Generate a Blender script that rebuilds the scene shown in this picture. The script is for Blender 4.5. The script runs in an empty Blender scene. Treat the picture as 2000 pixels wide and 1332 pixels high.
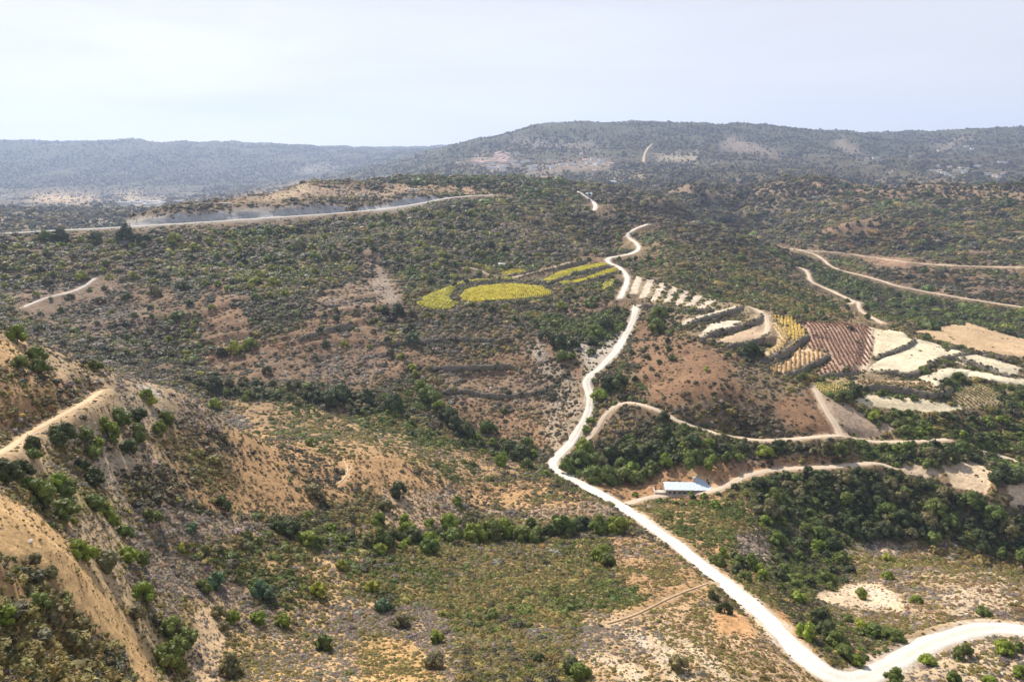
import bpy, math, random
import numpy as np

random.seed(7)
rng = np.random.default_rng(7)
R = math.radians

# ------------------------------------------------------------------ camera, sky, sun, exposure
SC = bpy.context.scene
COL = SC.collection
F = 1333.0                                   # focal length in pixels of the 2000 px wide photograph
PITCH = math.atan((666 - 315) / F)
CAMZ = 200.0
cd = bpy.data.cameras.new("camera"); cam = bpy.data.objects.new("camera", cd); COL.objects.link(cam)
cam.location = (0, 0, CAMZ); cam.rotation_euler = (math.pi / 2 - PITCH, 0, 0)
cd.sensor_width = 36; cd.lens = 36 * F / 2000; cd.clip_start = 1; cd.clip_end = 60000
SC.camera = cam

SUN_EL, SUN_AZ = R(43), R(-32)               # azimuth from +Y (view direction) towards +X
W = bpy.data.worlds.new("World"); SC.world = W; W.use_nodes = True
nt = W.node_tree; bg = nt.nodes["Background"]
sky = nt.nodes.new("ShaderNodeTexSky"); sky.sky_type = 'NISHITA'; sky.sun_disc = False
sky.sun_elevation = SUN_EL; sky.sun_rotation = SUN_AZ
sky.altitude = 300; sky.air_density = 1.0; sky.dust_density = 3.0; sky.ozone_density = 1.5
tc = nt.nodes.new("ShaderNodeTexCoord"); mp = nt.nodes.new("ShaderNodeMapping"); mp.inputs['Scale'].default_value = (1.2, 1.2, 9)
cn = nt.nodes.new("ShaderNodeTexNoise"); cn.inputs['Scale'].default_value = 1.6; cn.inputs['Detail'].default_value = 5; cn.inputs['Distortion'].default_value = .4
cr = nt.nodes.new("ShaderNodeMapRange"); cr.inputs['From Min'].default_value = .42; cr.inputs['From Max'].default_value = .75; cr.inputs['To Min'].default_value = .86; cr.inputs['To Max'].default_value = .99
mx = nt.nodes.new("ShaderNodeMix"); mx.data_type = 'RGBA'
sx = nt.nodes.new("ShaderNodeSeparateXYZ"); nt.links.new(tc.outputs['Generated'], sx.inputs[0])
rp = nt.nodes.new("ShaderNodeValToRGB"); rp.color_ramp.elements[0].position = 0; rp.color_ramp.elements[0].color = (1.06, 1.02, .98, 1)
rp.color_ramp.elements[1].position = .38; rp.color_ramp.elements[1].color = (.85, .865, .95, 1); e_ = rp.color_ramp.elements.new(.14); e_.color = (.95, .945, .98, 1)
e_ = rp.color_ramp.elements.new(1); e_.color = (.42, .52, .75, 1)
vm = nt.nodes.new("ShaderNodeVectorMath"); vm.operation = 'SCALE'; vm.inputs['Scale'].default_value = 6.7
c2_ = nt.nodes.new('ShaderNodeMapRange'); c2_.inputs['From Min'].default_value = .35; c2_.inputs['From Max'].default_value = .72; c2_.inputs['To Min'].default_value = 6.85; c2_.inputs['To Max'].default_value = 5.9
nt.links.new(cn.outputs['Fac'], c2_.inputs['Value']); nt.links.new(c2_.outputs[0], vm.inputs['Scale'])
nt.links.new(sx.outputs['Z'], rp.inputs['Fac']); nt.links.new(rp.outputs['Color'], vm.inputs[0]); nt.links.new(vm.outputs[0], mx.inputs['B'])                       # thin high veil of cloud
nt.links.new(tc.outputs['Generated'], mp.inputs['Vector']); nt.links.new(mp.outputs[0], cn.inputs['Vector'])
nt.links.new(cn.outputs['Fac'], cr.inputs['Value']); nt.links.new(cr.outputs[0], mx.inputs['Factor'])
nt.links.new(sky.outputs[0], mx.inputs['A']); nt.links.new(mx.outputs['Result'], bg.inputs['Color'])
bg.inputs['Strength'].default_value = 0.095
sl = bpy.data.lights.new("sun", 'SUN'); sl.energy = 5.0; sl.angle = R(0.6); sl.color = (1, .925, .82)
sun = bpy.data.objects.new("sun", sl); COL.objects.link(sun)
sun.rotation_euler = (math.pi / 2 - SUN_EL, 0, math.pi - SUN_AZ)
SC.view_settings.view_transform = 'Standard'; SC.view_settings.look = 'None'
SC.view_settings.exposure = 0.57; SC.view_settings.gamma = 1; SC.view_settings.use_curve_mapping = False
SC.render.engine = 'CYCLES'
SC.cycles.use_denoising = True
SC.cycles.max_bounces = 6; SC.cycles.diffuse_bounces = 3; SC.cycles.volume_bounces = 1; SC.cycles.transmission_bounces = 3
HAZE = 0.85e-4

# ------------------------------------------------------------------ small helpers
cp, sp = math.cos(PITCH), math.sin(PITCH)
def ray(u, v):
    b = (666 - v) / F
    return (u - 1000) / F, cp + b * sp, b * cp - sp
def project(x, y, z):
    zz = z - CAMZ
    d = np.maximum(y * cp - zz * sp, 1e-3)
    return 1000 + F * x / d, 666 - F * (y * sp + zz * cp) / d
def vnoise(x, y, seed=0):
    xi = np.floor(x).astype(np.int64); yi = np.floor(y).astype(np.int64)
    fx = x - xi; fy = y - yi
    fx = fx * fx * fx * (fx * (fx * 6 - 15) + 10); fy = fy * fy * fy * (fy * (fy * 6 - 15) + 10)
    def h(a, b):
        n = (a * 374761393 + b * 668265263 + seed * 1442695041) & 0xffffffff
        n = ((n ^ (n >> 13)) * 1274126177) & 0xffffffff
        return ((n ^ (n >> 16)) & 0xffff) / 32767.5 - 1
    a = h(xi, yi); b = h(xi + 1, yi); c = h(xi, yi + 1); d = h(xi + 1, yi + 1)
    return (a + (b - a) * fx) * (1 - fy) + (c + (d - c) * fx) * fy
def fbm(x, y, scale, octv=4, seed=0):
    s = 0; a = 1; t = 0
    for k in range(octv):
        s = s + a * vnoise(x / scale + 17.3 * k, y / scale - 9.1 * k, seed + k * 7); t += a; a *= .5; scale *= .47
    return s / t
def in_poly(px, py, poly):
    r = np.zeros(px.shape, bool); n = len(poly)
    for i in range(n):
        x1, y1 = poly[i]; x2, y2 = poly[(i + 1) % n]
        if y1 == y2: continue
        c = ((y1 > py) != (y2 > py)) & (px < (x2 - x1) * (py - y1) / (y2 - y1) + x1)
        r ^= c
    return r
def tag(o, label=None, cat=None, group=None, kind=None):
    for k, v in (('label', label), ('category', cat), ('group', group), ('kind', kind)):
        if v: o[k] = v
    return o
def new_obj(name, data, parent=None, loc=None):
    o = bpy.data.objects.new(name, data); COL.objects.link(o)
    if parent: o.parent = parent
    if loc is not None: o.location = loc
    return o
def mesh(name, V, Fc, mat=None, smooth=False):
    me = bpy.data.meshes.new(name)
    me.from_pydata([tuple(map(float, p)) for p in V], [], [tuple(int(i) for i in f) for f in Fc])
    if mat: me.materials.append(mat)
    if smooth: me.polygons.foreach_set('use_smooth', [True] * len(me.polygons))
    me.update(); return me

# ------------------------------------------------------------------ materials
def new_mat(name):
    m = bpy.data.materials.new(name); m.use_nodes = True
    return m, m.node_tree, m.node_tree.nodes["Principled BSDF"]
def noise_mat(name, c1, c2, scale, rough=.9, bump=0.0, detail=5):
    m, t, b = new_mat(name)
    g = t.nodes.new("ShaderNodeNewGeometry"); n = t.nodes.new("ShaderNodeTexNoise")
    n.inputs['Scale'].default_value = scale; n.inputs['Detail'].default_value = detail; n.inputs['Roughness'].default_value = .65
    t.links.new(g.outputs['Position'], n.inputs['Vector'])
    r = t.nodes.new("ShaderNodeValToRGB"); r.color_ramp.elements[0].position = .35; r.color_ramp.elements[1].position = .65
    r.color_ramp.elements[0].color = (*c1, 1); r.color_ramp.elements[1].color = (*c2, 1)
    t.links.new(n.outputs['Fac'], r.inputs['Fac']); t.links.new(r.outputs['Color'], b.inputs['Base Color'])
    b.inputs['Roughness'].default_value = rough; b.inputs['Specular IOR Level'].default_value = .2
    if bump:
        bp = t.nodes.new("ShaderNodeBump"); bp.inputs['Distance'].default_value = bump; bp.inputs['Strength'].default_value = 1
        t.links.new(n.outputs['Fac'], bp.inputs['Height']); t.links.new(bp.outputs[0], b.inputs['Normal'])
    return m
def ground_mat():
    m, t, b = new_mat("ground_soil")
    L = t.links.new
    at = t.nodes.new("ShaderNodeAttribute"); at.attribute_name = "soil"
    rk = t.nodes.new("ShaderNodeAttribute"); rk.attribute_name = "rock"
    g = t.nodes.new("ShaderNodeNewGeometry")
    n1 = t.nodes.new("ShaderNodeTexNoise"); n1.inputs['Scale'].default_value = .55; n1.inputs['Detail'].default_value = 8; n1.inputs['Roughness'].default_value = .72
    n2 = t.nodes.new("ShaderNodeTexNoise"); n2.inputs['Scale'].default_value = .09; n2.inputs['Detail'].default_value = 4
    vo = t.nodes.new("ShaderNodeTexVoronoi"); vo.inputs['Scale'].default_value = .8
    for n in (n1, n2, vo): L(g.outputs['Position'], n.inputs['Vector'])
    r1 = t.nodes.new("ShaderNodeMapRange"); r1.inputs['From Min'].default_value = .3; r1.inputs['From Max'].default_value = .7
    r1.inputs['To Min'].default_value = .6; r1.inputs['To Max'].default_value = 1.4
    r2 = t.nodes.new("ShaderNodeMapRange"); r2.inputs['From Min'].default_value = .3; r2.inputs['From Max'].default_value = .7
    r2.inputs['To Min'].default_value = .82; r2.inputs['To Max'].default_value = 1.18
    L(n1.outputs['Fac'], r1.inputs['Value']); L(n2.outputs['Fac'], r2.inputs['Value'])
    mu = t.nodes.new("ShaderNodeMath"); mu.operation = 'MULTIPLY'; L(r1.outputs[0], mu.inputs[0]); L(r2.outputs[0], mu.inputs[1])
    sc = t.nodes.new("ShaderNodeVectorMath"); sc.operation = 'SCALE'; L(at.outputs['Color'], sc.inputs[0]); L(mu.outputs[0], sc.inputs['Scale'])
    # pale limestone showing through where the rock attribute is high
    s = t.nodes.new("ShaderNodeMath"); s.operation = 'ADD'; L(n1.outputs['Fac'], s.inputs[0]); L(rk.outputs['Fac'], s.inputs[1])
    r3 = t.nodes.new("ShaderNodeMapRange"); r3.inputs['From Min'].default_value = .98; r3.inputs['From Max'].default_value = 1.14; L(s.outputs[0], r3.inputs['Value'])
    mx = t.nodes.new("ShaderNodeMix"); mx.data_type = 'RGBA'; L(r3.outputs[0], mx.inputs['Factor']); L(sc.outputs[0], mx.inputs['A'])
    mx.inputs['B'].default_value = (.50, .44, .365, 1)
    L(mx.outputs['Result'], b.inputs['Base Color'])
    bp = t.nodes.new("ShaderNodeBump"); bp.inputs['Distance'].default_value = .9; bp.inputs['Strength'].default_value = .8
    L(n1.outputs['Fac'], bp.inputs['Height']); L(bp.outputs[0], b.inputs['Normal'])
    b.inputs['Roughness'].default_value = .95; b.inputs['Specular IOR Level'].default_value = .1
    return m
def track_mat(name, c1, c2):
    m, t, b = new_mat(name); L = t.links.new
    g = t.nodes.new("ShaderNodeNewGeometry"); at = t.nodes.new("ShaderNodeAttribute"); at.attribute_name = "across"
    n = t.nodes.new("ShaderNodeTexNoise"); n.inputs['Scale'].default_value = .8; n.inputs['Detail'].default_value = 7; n.inputs['Roughness'].default_value = .7
    n2 = t.nodes.new("ShaderNodeTexNoise"); n2.inputs['Scale'].default_value = .12; n2.inputs['Detail'].default_value = 3
    L(g.outputs['Position'], n.inputs['Vector']); L(g.outputs['Position'], n2.inputs['Vector'])
    # worn wheel paths are paler, verges and the middle ridge carry more earth
    w = t.nodes.new("ShaderNodeFloatCurve"); c = w.mapping.curves[0]
    for x, y in ((0, 0), (.1, .12), (.27, .9), (.42, .45), (.5, .35), (.58, .45), (.73, .9), (.9, .12), (1, 0)):
        if x in (0, 1): c.points[int(x)].location = (x, y)
        else: c.points.new(x, y)
    w.mapping.update(); L(at.outputs['Fac'], w.inputs['Value'])
    a1 = t.nodes.new("ShaderNodeMath"); a1.operation = 'MULTIPLY_ADD'; L(w.outputs[0], a1.inputs[0]); a1.inputs[1].default_value = .55; L(n.outputs['Fac'], a1.inputs[2])
    a2 = t.nodes.new("ShaderNodeMath"); a2.operation = 'MULTIPLY_ADD'; L(n2.outputs['Fac'], a2.inputs[0]); a2.inputs[1].default_value = .7; L(a1.outputs[0], a2.inputs[2])
    r = t.nodes.new("ShaderNodeMapRange"); r.inputs['From Min'].default_value = .7; r.inputs['From Max'].default_value = 1.35; L(a2.outputs[0], r.inputs['Value'])
    mx = t.nodes.new("ShaderNodeMix"); mx.data_type = 'RGBA'; mx.inputs['A'].default_value = (*c1, 1); mx.inputs['B'].default_value = (*c2, 1)
    L(r.outputs[0], mx.inputs['Factor']); L(mx.outputs['Result'], b.inputs['Base Color'])
    bp = t.nodes.new("ShaderNodeBump"); bp.inputs['Distance'].default_value = .25; L(n.outputs['Fac'], bp.inputs['Height']); L(bp.outputs[0], b.inputs['Normal'])
    b.inputs['Roughness'].default_value = .95; b.inputs['Specular IOR Level'].default_value = .1
    return m
def leaf_mat(name, source):
    m, t, b = new_mat(name)
    L = t.links.new
    if source == 'instancer':
        a = t.nodes.new("ShaderNodeAttribute"); a.attribute_type = 'INSTANCER'; a.attribute_name = 'tint'; c = a.outputs['Color']
    elif source == 'object':
        a = t.nodes.new("ShaderNodeObjectInfo"); c = a.outputs['Color']
    g = t.nodes.new("ShaderNodeNewGeometry"); n = t.nodes.new("ShaderNodeTexNoise"); n.inputs['Scale'].default_value = 1.1; n.inputs['Detail'].default_value = 4
    L(g.outputs['Position'], n.inputs['Vector'])
    ad = t.nodes.new("ShaderNodeMath"); ad.operation = 'MULTIPLY_ADD'; L(g.outputs['Random Per Island'], ad.inputs[0]); ad.inputs[1].default_value = .45; L(n.outputs['Fac'], ad.inputs[2])
    r = t.nodes.new("ShaderNodeMapRange"); r.inputs['From Min'].default_value = .35; r.inputs['From Max'].default_value = 1.1
    r.inputs['To Min'].default_value = .55; r.inputs['To Max'].default_value = 1.6; L(ad.outputs[0], r.inputs['Value'])
    s = t.nodes.new("ShaderNodeVectorMath"); s.operation = 'SCALE'; L(c, s.inputs[0]); L(r.outputs[0], s.inputs['Scale'])
    L(s.outputs[0], b.inputs['Base Color']); b.inputs['Roughness'].default_value = .6; b.inputs['Specular IOR Level'].default_value = .25
    tr = t.nodes.new("ShaderNodeBsdfTranslucent"); L(s.outputs[0], tr.inputs['Color'])
    ms = t.nodes.new("ShaderNodeMixShader"); ms.inputs[0].default_value = .25
    L(b.outputs[0], ms.inputs[1]); L(tr.outputs[0], ms.inputs[2]); L(ms.outputs[0], t.nodes['Material Output'].inputs['Surface'])
    return m
M_ground = ground_mat()
M_scrub = leaf_mat("scrub_leaves", 'instancer')
M_tree = leaf_mat("tree_leaves", 'object')
M_bark = noise_mat("bark", (.10, .075, .055), (.19, .15, .11), 6, bump=.03)
M_track = track_mat("white_track", (.50, .44, .355), (.68, .62, .53))
M_track2 = track_mat("beige_track", (.40, .305, .205), (.56, .45, .33))
M_asphalt = noise_mat("pale_road", (.33, .32, .30), (.42, .40, .37), .8)
M_ochre = noise_mat("ochre_path", (.50, .34, .19), (.62, .45, .28), .7, bump=.1)
M_wall = noise_mat("dry_stone", (.095, .08, .06), (.25, .21, .16), 1.6, bump=.25)
M_stone = noise_mat("pale_stone", (.42, .38, .33), (.60, .55, .48), 2.0, bump=.1)

# ------------------------------------------------------------------ the shape of the land
# (u, v) in the photograph and forward distance in metres of points one can read off it
CTRL = [
 (1000,1332,110),(1400,1300,118),(1640,1315,126),(1900,1310,132),(2100,1332,128),(1700,1240,152),(1500,1205,150),(1430,1148,166),(1290,1040,224),(1072,906,313),
 (1590,1180,176),(1850,1200,170),(1990,1225,158),(2100,1240,158),(1750,1120,225),(1950,1120,212),(1690,1150,205),(1600,1130,226),(1700,1062,268),(1950,1082,258),(2100,1090,255),
 (1450,1040,235),(1500,1090,212),(1200,1200,145),(900,1180,156),(900,1050,215),(1200,1040,222),(920,1000,240),(920,940,268),(700,1000,205),(700,1100,172),(500,1100,150),(560,1000,186),
 (700,1250,132),(400,1250,112),(300,1332,93),(500,1332,100),(750,1332,106),(1180,1300,116),
 (0,965,88),(0,1100,70),(100,1250,72),(0,1332,58),(150,1100,86),(-150,1000,75),(-300,1200,50),
 (120,940,118),(300,1100,128),(150,800,150),(20,850,128),(300,900,160),(450,950,180),(0,700,150),(-100,640,145),
 (0,640,172),(200,720,190),(370,770,212),(480,850,222),(640,875,244),(760,885,255),(-200,560,165),
 (1060,935,285),(1180,985,252),
 (-300,620,380),(100,640,410),(380,745,360),(550,765,362),(720,800,358),(850,830,352),(1000,885,334),(640,820,330),(450,800,330),(820,860,315),
 (200,620,432),(300,600,445),(200,550,500),(450,650,425),(600,600,460),(700,700,412),(500,520,560),(700,540,560),(740,490,620),(600,460,660),(900,700,420),(900,640,460),
 (900,588,506),(980,572,538),(1040,560,566),(950,556,572),(830,600,492),(900,545,585),(900,480,700),(900,400,850),(1050,450,760),(1000,520,640),
 (1150,540,600),(1200,520,640),(1100,600,510),(1100,650,445),
 (0,458,600),(100,450,615),(250,443,640),(400,432,680),(550,424,730),(700,411,790),(860,386,900),(960,382,930),(0,540,500),(-200,465,560),(-200,600,420),
 (400,395,735),(600,357,900),(800,347,980),(1000,352,1020),(250,425,680),(700,380,860),(500,380,800),
 (1100,360,1100),(1150,400,960),(1260,440,850),(1300,400,1060),
 (1300,470,760),(1400,500,740),(1450,455,860),(1510,478,890),(1550,560,640),(1700,620,545),
 (1165,402,945),(1210,398,920),(1300,425,880),(1390,448,850),(1470,468,860),(1250,380,1250),(1350,372,1400),
 (1400,385,1650),(1500,350,2000),(1600,352,1500),(1900,362,1400),(2100,362,1380),(1450,440,1230),(1650,430,1060),(1750,450,1000),(1950,440,1020),
 (1600,491,900),(1800,515,800),(2000,525,755),(2150,530,740),(1700,560,700),(1850,580,655),(2000,612,590),(2150,615,580),(1560,525,770),
 (1240,592,500),(1240,540,582),(1350,570,540),(1400,622,458),(1560,628,462),(1690,642,446),(1640,728,374),(1500,720,378),(1700,700,398),(1830,672,430),(1900,640,480),(2000,662,470),(2100,665,470),
 (1800,745,364),(1980,745,366),(2100,750,365),(1800,790,338),(1600,760,356),(1900,780,345),
 (1640,850,315),(1850,858,314),(2000,880,308),(1400,760,350),(1350,680,402),(1300,620,455),(1480,700,390),(1550,780,342),(1400,850,320),(1250,790,350),(1200,700,412),(1150,740,392),(1222,655,456),
 (1100,860,338),(1050,680,432),(1080,780,378),(1150,815,352),
 (1200,905,322),(1400,885,322),(1700,885,314),(1950,905,306),(2100,915,300),
 (1225,985,262),(1340,955,293),(1500,922,300),(1700,906,300),(1880,925,290),(1990,960,272),(2100,970,270),(1450,990,268),(1480,945,290),
 # far country
 (-200,425,1500),(0,430,1300),(120,420,1500),(100,395,3000),(300,395,3100),(-300,400,2800),(200,365,4000),(450,375,3600),(650,345,4500),
 (0,284,5400),(130,289,5600),(210,285,5400),(400,286,5500),(600,293,6000),(830,297,7000),(905,291,8500),(-400,284,5400),(100,330,4700),(500,335,4800),(-400,340,4500),
 (840,325,3200),(905,292,3500),(1000,258,3700),(1130,244,3900),(1200,245,3900),(1360,246,3900),(1500,252,4000),(1600,262,4100),(1700,267,4300),(1780,265,4300),(1900,262,4100),(2000,256,3900),(2300,256,3900),
 (950,310,3000),(1100,310,2950),(1300,310,2900),(1500,310,2900),(1700,300,3200),(1900,305,3000),(1100,340,2500),(1300,345,2300),(1700,335,2500),(1900,345,2300),(2200,340,2300),(1300,360,2000),
]
# hidden or outside points: azimuth degrees, distance, height
HID = [(12,1060,78),(16,1060,66),(19.5,1020,70),(24,980,78),(-30,780,125),(-25,900,118),(-20,1100,100),(-10,1350,110),(-36,800,118),(0,1500,120),(8,1500,125),(20,1800,95),(30,1800,100),(-60,300,150),(-60,100,175),(-60,600,130),(60,150,60),(60,400,70),(60,900,110),
       (-60,3000,50),(60,3000,150),(-60,6000,260),(60,6000,330),(0,9000,220),(20,7000,330),(35,7000,330),(-20,9000,260),(-35,9000,260),(0,14000,200),(30,14000,260),(-30,14000,200),(-60,14000,200),(60,14000,200),
       (0,40,140),(-60,20,170),(60,40,110),(0,12,150),(-35,40,158),(35,50,115),(-33,260,118),(-28,270,98),(-22,290,85),(8,820,95),(22,1150,85),(30,1080,82)]
P = []
for u, v, Y in CTRL:
    a, fy, fz = ray(u, v); t = Y / fy
    x, z = a * t, fz * t + CAMZ
    P.append((math.atan2(x, Y), math.log(math.hypot(x, Y)), z))
for a, r, z in HID: P.append((R(a), math.log(r), z))
P = np.array(P)
def kern(d2): return d2 ** .75
SCZ = np.exp(P[:, 1])                        # interpolate the slope ratio so near and far are treated alike
val = (P[:, 2] - CAMZ) / SCZ
n = len(P)
D2 = (P[:, None, 0] - P[None, :, 0]) ** 2 + (P[:, None, 1] - P[None, :, 1]) ** 2
A = np.zeros((n + 3, n + 3)); A[:n, :n] = kern(D2) + np.eye(n) * 2e-4 * 0
A[:n, n] = 1; A[:n, n + 1:] = P[:, :2]; A[n, :n] = 1; A[n + 1:, :n] = P[:, :2].T
sol = np.linalg.solve(A, np.concatenate([val, [0, 0, 0]]))

az = np.concatenate([np.linspace(R(-78), R(-44), 24)[:-1], np.linspace(R(-44), R(44), 860), np.linspace(R(44), R(78), 24)[1:]])
lr = np.concatenate([np.linspace(math.log(8), math.log(55), 26)[:-1], np.linspace(math.log(55), math.log(1250), 760)[:-1],
                     np.linspace(math.log(1250), math.log(9500), 230)[:-1], np.linspace(math.log(9500), math.log(10400), 3)])
NA, NR = len(az), len(lr)
AZ, LR = np.meshgrid(az, lr, indexing='ij'); RR = np.exp(LR)
X = RR * np.sin(AZ); Y = RR * np.cos(AZ)
# coarse evaluation then bilinear would lose ridges; evaluate everywhere in chunks
H = np.zeros(NA * NR); fa, fl = AZ.ravel(), LR.ravel()
for i in range(0, H.size, 60000):
    j = slice(i, i + 60000)
    d2 = (fa[j, None] - P[None, :, 0]).astype(np.float32) ** 2 + (fl[j, None] - P[None, :, 1]).astype(np.float32) ** 2
    q = np.sqrt(d2); q *= np.sqrt(q)
    H[j] = q @ sol[:n].astype(np.float32) + sol[n] + sol[n + 1] * fa[j] + sol[n + 2] * fl[j]
Z = H.reshape(NA, NR) * RR + CAMZ

# ------------------------------------------------------------------ fields, read off the photograph (image polygons)
FIELDS = [ # polygon, soil colour, vine rows (None or colour, spacing, direction degrees), label
 ([(897,583),(905,570),(940,560),(1000,556),(1050,560),(1078,571),(1060,580),(1000,586),(930,590),(900,589)], (.42,.36,.08), ((.52,.43,.045),1.7,96), 'large oval vineyard with bright yellow leaves on the shelf above the brown hillside'),
 ([(812,595),(830,580),(860,568),(900,553),(935,548),(970,545),(1000,543),(1005,548),(960,552),(930,556),(890,567),(878,580),(882,590),(897,592),(872,606),(840,604)], (.42,.38,.12), ((.46,.41,.06),1.8,60), 'narrow curved vineyard with yellow leaves wrapping the left end of the oval one'),
 ([(1060,549),(1090,533),(1140,520),(1182,514),(1186,518),(1150,526),(1100,541),(1070,552)], (.46,.40,.18), ((.50,.44,.04),2,70), 'upper of two slender yellow vineyard strips beside the white track bend'),
 ([(1086,553),(1130,546),(1180,530),(1205,524),(1203,530),(1180,538),(1140,550),(1105,557)], (.42,.36,.10), ((.52,.45,.03),2,70), 'lower slender yellow vineyard strip beside the white track bend'),
 ([(1163,566),(1182,552),(1203,545),(1200,556),(1180,567)], (.50,.45,.32), ((.50,.46,.05),2.4,70), 'small yellow and cream vineyard strip just left of the white track'),
 ([(975,531),(1000,526),(1032,525),(1025,532),(980,537)], (.36,.30,.10), ((.42,.34,.03),2.2,80), 'small patch of yellowing vines beside the white hut'),
 ([(1506,618),(1545,621),(1573,647),(1569,661),(1552,665),(1541,658),(1524,630)], (.46,.33,.15), ((.55,.38,.06),2.2,20), 'golden yellow vineyard on a curved terrace left of the red brown one'),
 ([(1507,628),(1521,633),(1539,661),(1527,681),(1513,688),(1500,694),(1492,690),(1519,673),(1520,655)], (.50,.38,.24), ((.50,.34,.10),2.6,10), 'thin curved terrace of sparse orange vines below the golden one'),
 ([(1555,626),(1695,640),(1688,721),(1646,731),(1590,730),(1625,703),(1615,686),(1576,679),(1580,654)], (.37,.255,.175), ((.17,.080,.050),2.5,14), 'large red brown vineyard with clear rows beside the straight track'),
 ([(1557,679),(1611,687),(1615,696),(1580,719),(1527,729),(1504,720),(1545,702)], (.50,.37,.23), ((.36,.20,.06),2.5,22), 'orange brown vineyard below the left corner of the red brown one'),
 ([(1664,742),(1797,745),(1825,752),(1819,758),(1671,751)], (.44,.33,.20), ((.25,.18,.08),2.2,84), 'narrow level strip of olive brown vines under the cream fields'),
 ([(1859,779),(1877,757),(1916,752),(1947,770),(1961,791),(1895,797)], (.45,.34,.20), ((.24,.20,.09),2.4,-10), 'tan vineyard with sparse vines at the end of the long cream field'),
 ([(1583,747),(1660,747),(1650,766),(1604,767)], (.46,.38,.18), ((.40,.33,.10),2.0,80), 'small yellow vineyard at the top of the beige side track'),
 ([(1332,637),(1330,628),(1387,611),(1440,597),(1450,600),(1440,605),(1388,620)], (.52,.45,.33), None, ''),
 ([(1255,592),(1300,597),(1350,604),(1400,600),(1400,605),(1350,610),(1300,603)], (.50,.43,.31), None, ''),
 ([(1363,658),(1388,633),(1422,625),(1450,626),(1433,639),(1384,660)], (.55,.48,.36), None, ''),
 ([(1398,665),(1457,642),(1496,632),(1499,654),(1489,661),(1440,675)], (.47,.34,.22), None, ''),
 ([(1708,641),(1769,649),(1781,665),(1765,678),(1706,699)], (.57,.48,.32), None, ''),
 ([(1699,716),(1740,688),(1786,660),(1835,672),(1856,692),(1839,702),(1815,712),(1772,730),(1699,724)], (.60,.51,.35), None, ''),
 ([(1850,680),(1930,696),(1996,717),(1986,731),(1965,733),(1863,707)], (.56,.48,.33), None, ''),
 ([(1790,738),(1846,718),(1877,720),(2000,741),(2040,745),(2040,758),(1965,747),(1867,731),(1828,757),(1818,749)], (.60,.52,.36), None, ''),
 ([(1664,787),(1688,770),(1804,779),(1860,791),(1902,796),(1818,808),(1755,801)], (.56,.47,.31), None, ''),
 ([(1611,773),(1650,784),(1681,805),(1727,847),(1688,859),(1657,847),(1622,808)], (.36,.26,.18), None, ''),
 ([(1713,822),(1744,829),(1751,843),(1723,845)], (.38,.28,.19), None, ''),
 ([(1786,647),(1840,636),(1888,630),(2000,661),(2060,675),(2060,700),(2000,698),(1947,694),(1825,665)], (.47,.33,.19), None, ''),
 ([(1753,905),(1818,905),(1839,930),(1772,933)], (.50,.38,.26), None, ''),
 ([(1839,906),(1902,899),(1947,924),(1926,964),(1860,950)], (.50,.38,.25), None, ''),
 ([(1968,943),(2050,952),(2050,996),(1972,985)], (.52,.40,.27), None, ''),
]
for (a1, b1), (a2, b2) in [((1248,540),(1236,574)),((1271,545),(1254,583)),((1295,552),(1276,588)),((1318,560),(1300,592)),((1341,566),(1322,596)),((1366,576),(1342,600)),((1392,584),(1362,606))]:
    FIELDS.append(([(a1 - 6, b1), (a1 + 7, b1 + 2), (a2 + 8, b2), (a2 - 6, b2 - 1)], (.54, .44, .33), None, ''))

# ------------------------------------------------------------------ ground cover map: polygons of the photograph, general first
PAL = ['olive', 'dark', 'lilac', 'green', 'brown', 'yellow']
PALC = np.array([(.205,.165,.048),(.082,.070,.034),(.225,.182,.140),(.110,.130,.026),(.26,.17,.08),(.27,.25,.032)])
GW, GH, GS = 1040, 700, 2.0                   # raster: half-resolution image with a margin
U0, V0 = -40, -20
gu, gv = np.meshgrid(U0 + (np.arange(GW) + .5) * GS, V0 + (np.arange(GH) + .5) * GS)
NCH = 3 + 1 + 6 + 1
G = np.zeros((GH, GW, NCH))
def pal(**k):
    w = np.array([k.get(p, 0.0) for p in PAL]); return w / w.sum()
def paint(poly, col, cover, w, rock=0.0, alpha=1.0):
    us = [p[0] for p in poly]; vs = [p[1] for p in poly]
    i0, i1 = max(0, int((min(vs) - V0) / GS) - 1), min(GH, int((max(vs) - V0) / GS) + 2)
    j0, j1 = max(0, int((min(us) - U0) / GS) - 1), min(GW, int((max(us) - U0) / GS) + 2)
    m = in_poly(gu[i0:i1, j0:j1], gv[i0:i1, j0:j1], poly)
    v = np.concatenate([col, [cover], w, [rock]])
    sub = G[i0:i1, j0:j1]; sub[m] = sub[m] * (1 - alpha) + v * alpha
G[:] = np.concatenate([(.25, .19, .13), [.8], pal(dark=5, olive=3, green=1, lilac=.6), [0]])
FARM = [(-50,-50),(2050,-50),(2050,352),(1500,352),(1100,362),(1000,352),(800,345),(600,355),(400,390),(150,440),(-50,452)]
paint(FARM, (.085,.088,.052), .95, pal(dark=6, olive=2, lilac=1))
paint([(850,330),(1000,300),(1500,305),(2050,300),(2050,362),(1500,352),(1100,362)], (.11,.10,.065), .9, pal(dark=5, olive=3, lilac=1))
paint([(-50,372),(250,366),(420,372),(400,392),(150,440),(-50,452)], (.16,.14,.10), .7, pal(dark=5, olive=2))
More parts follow.
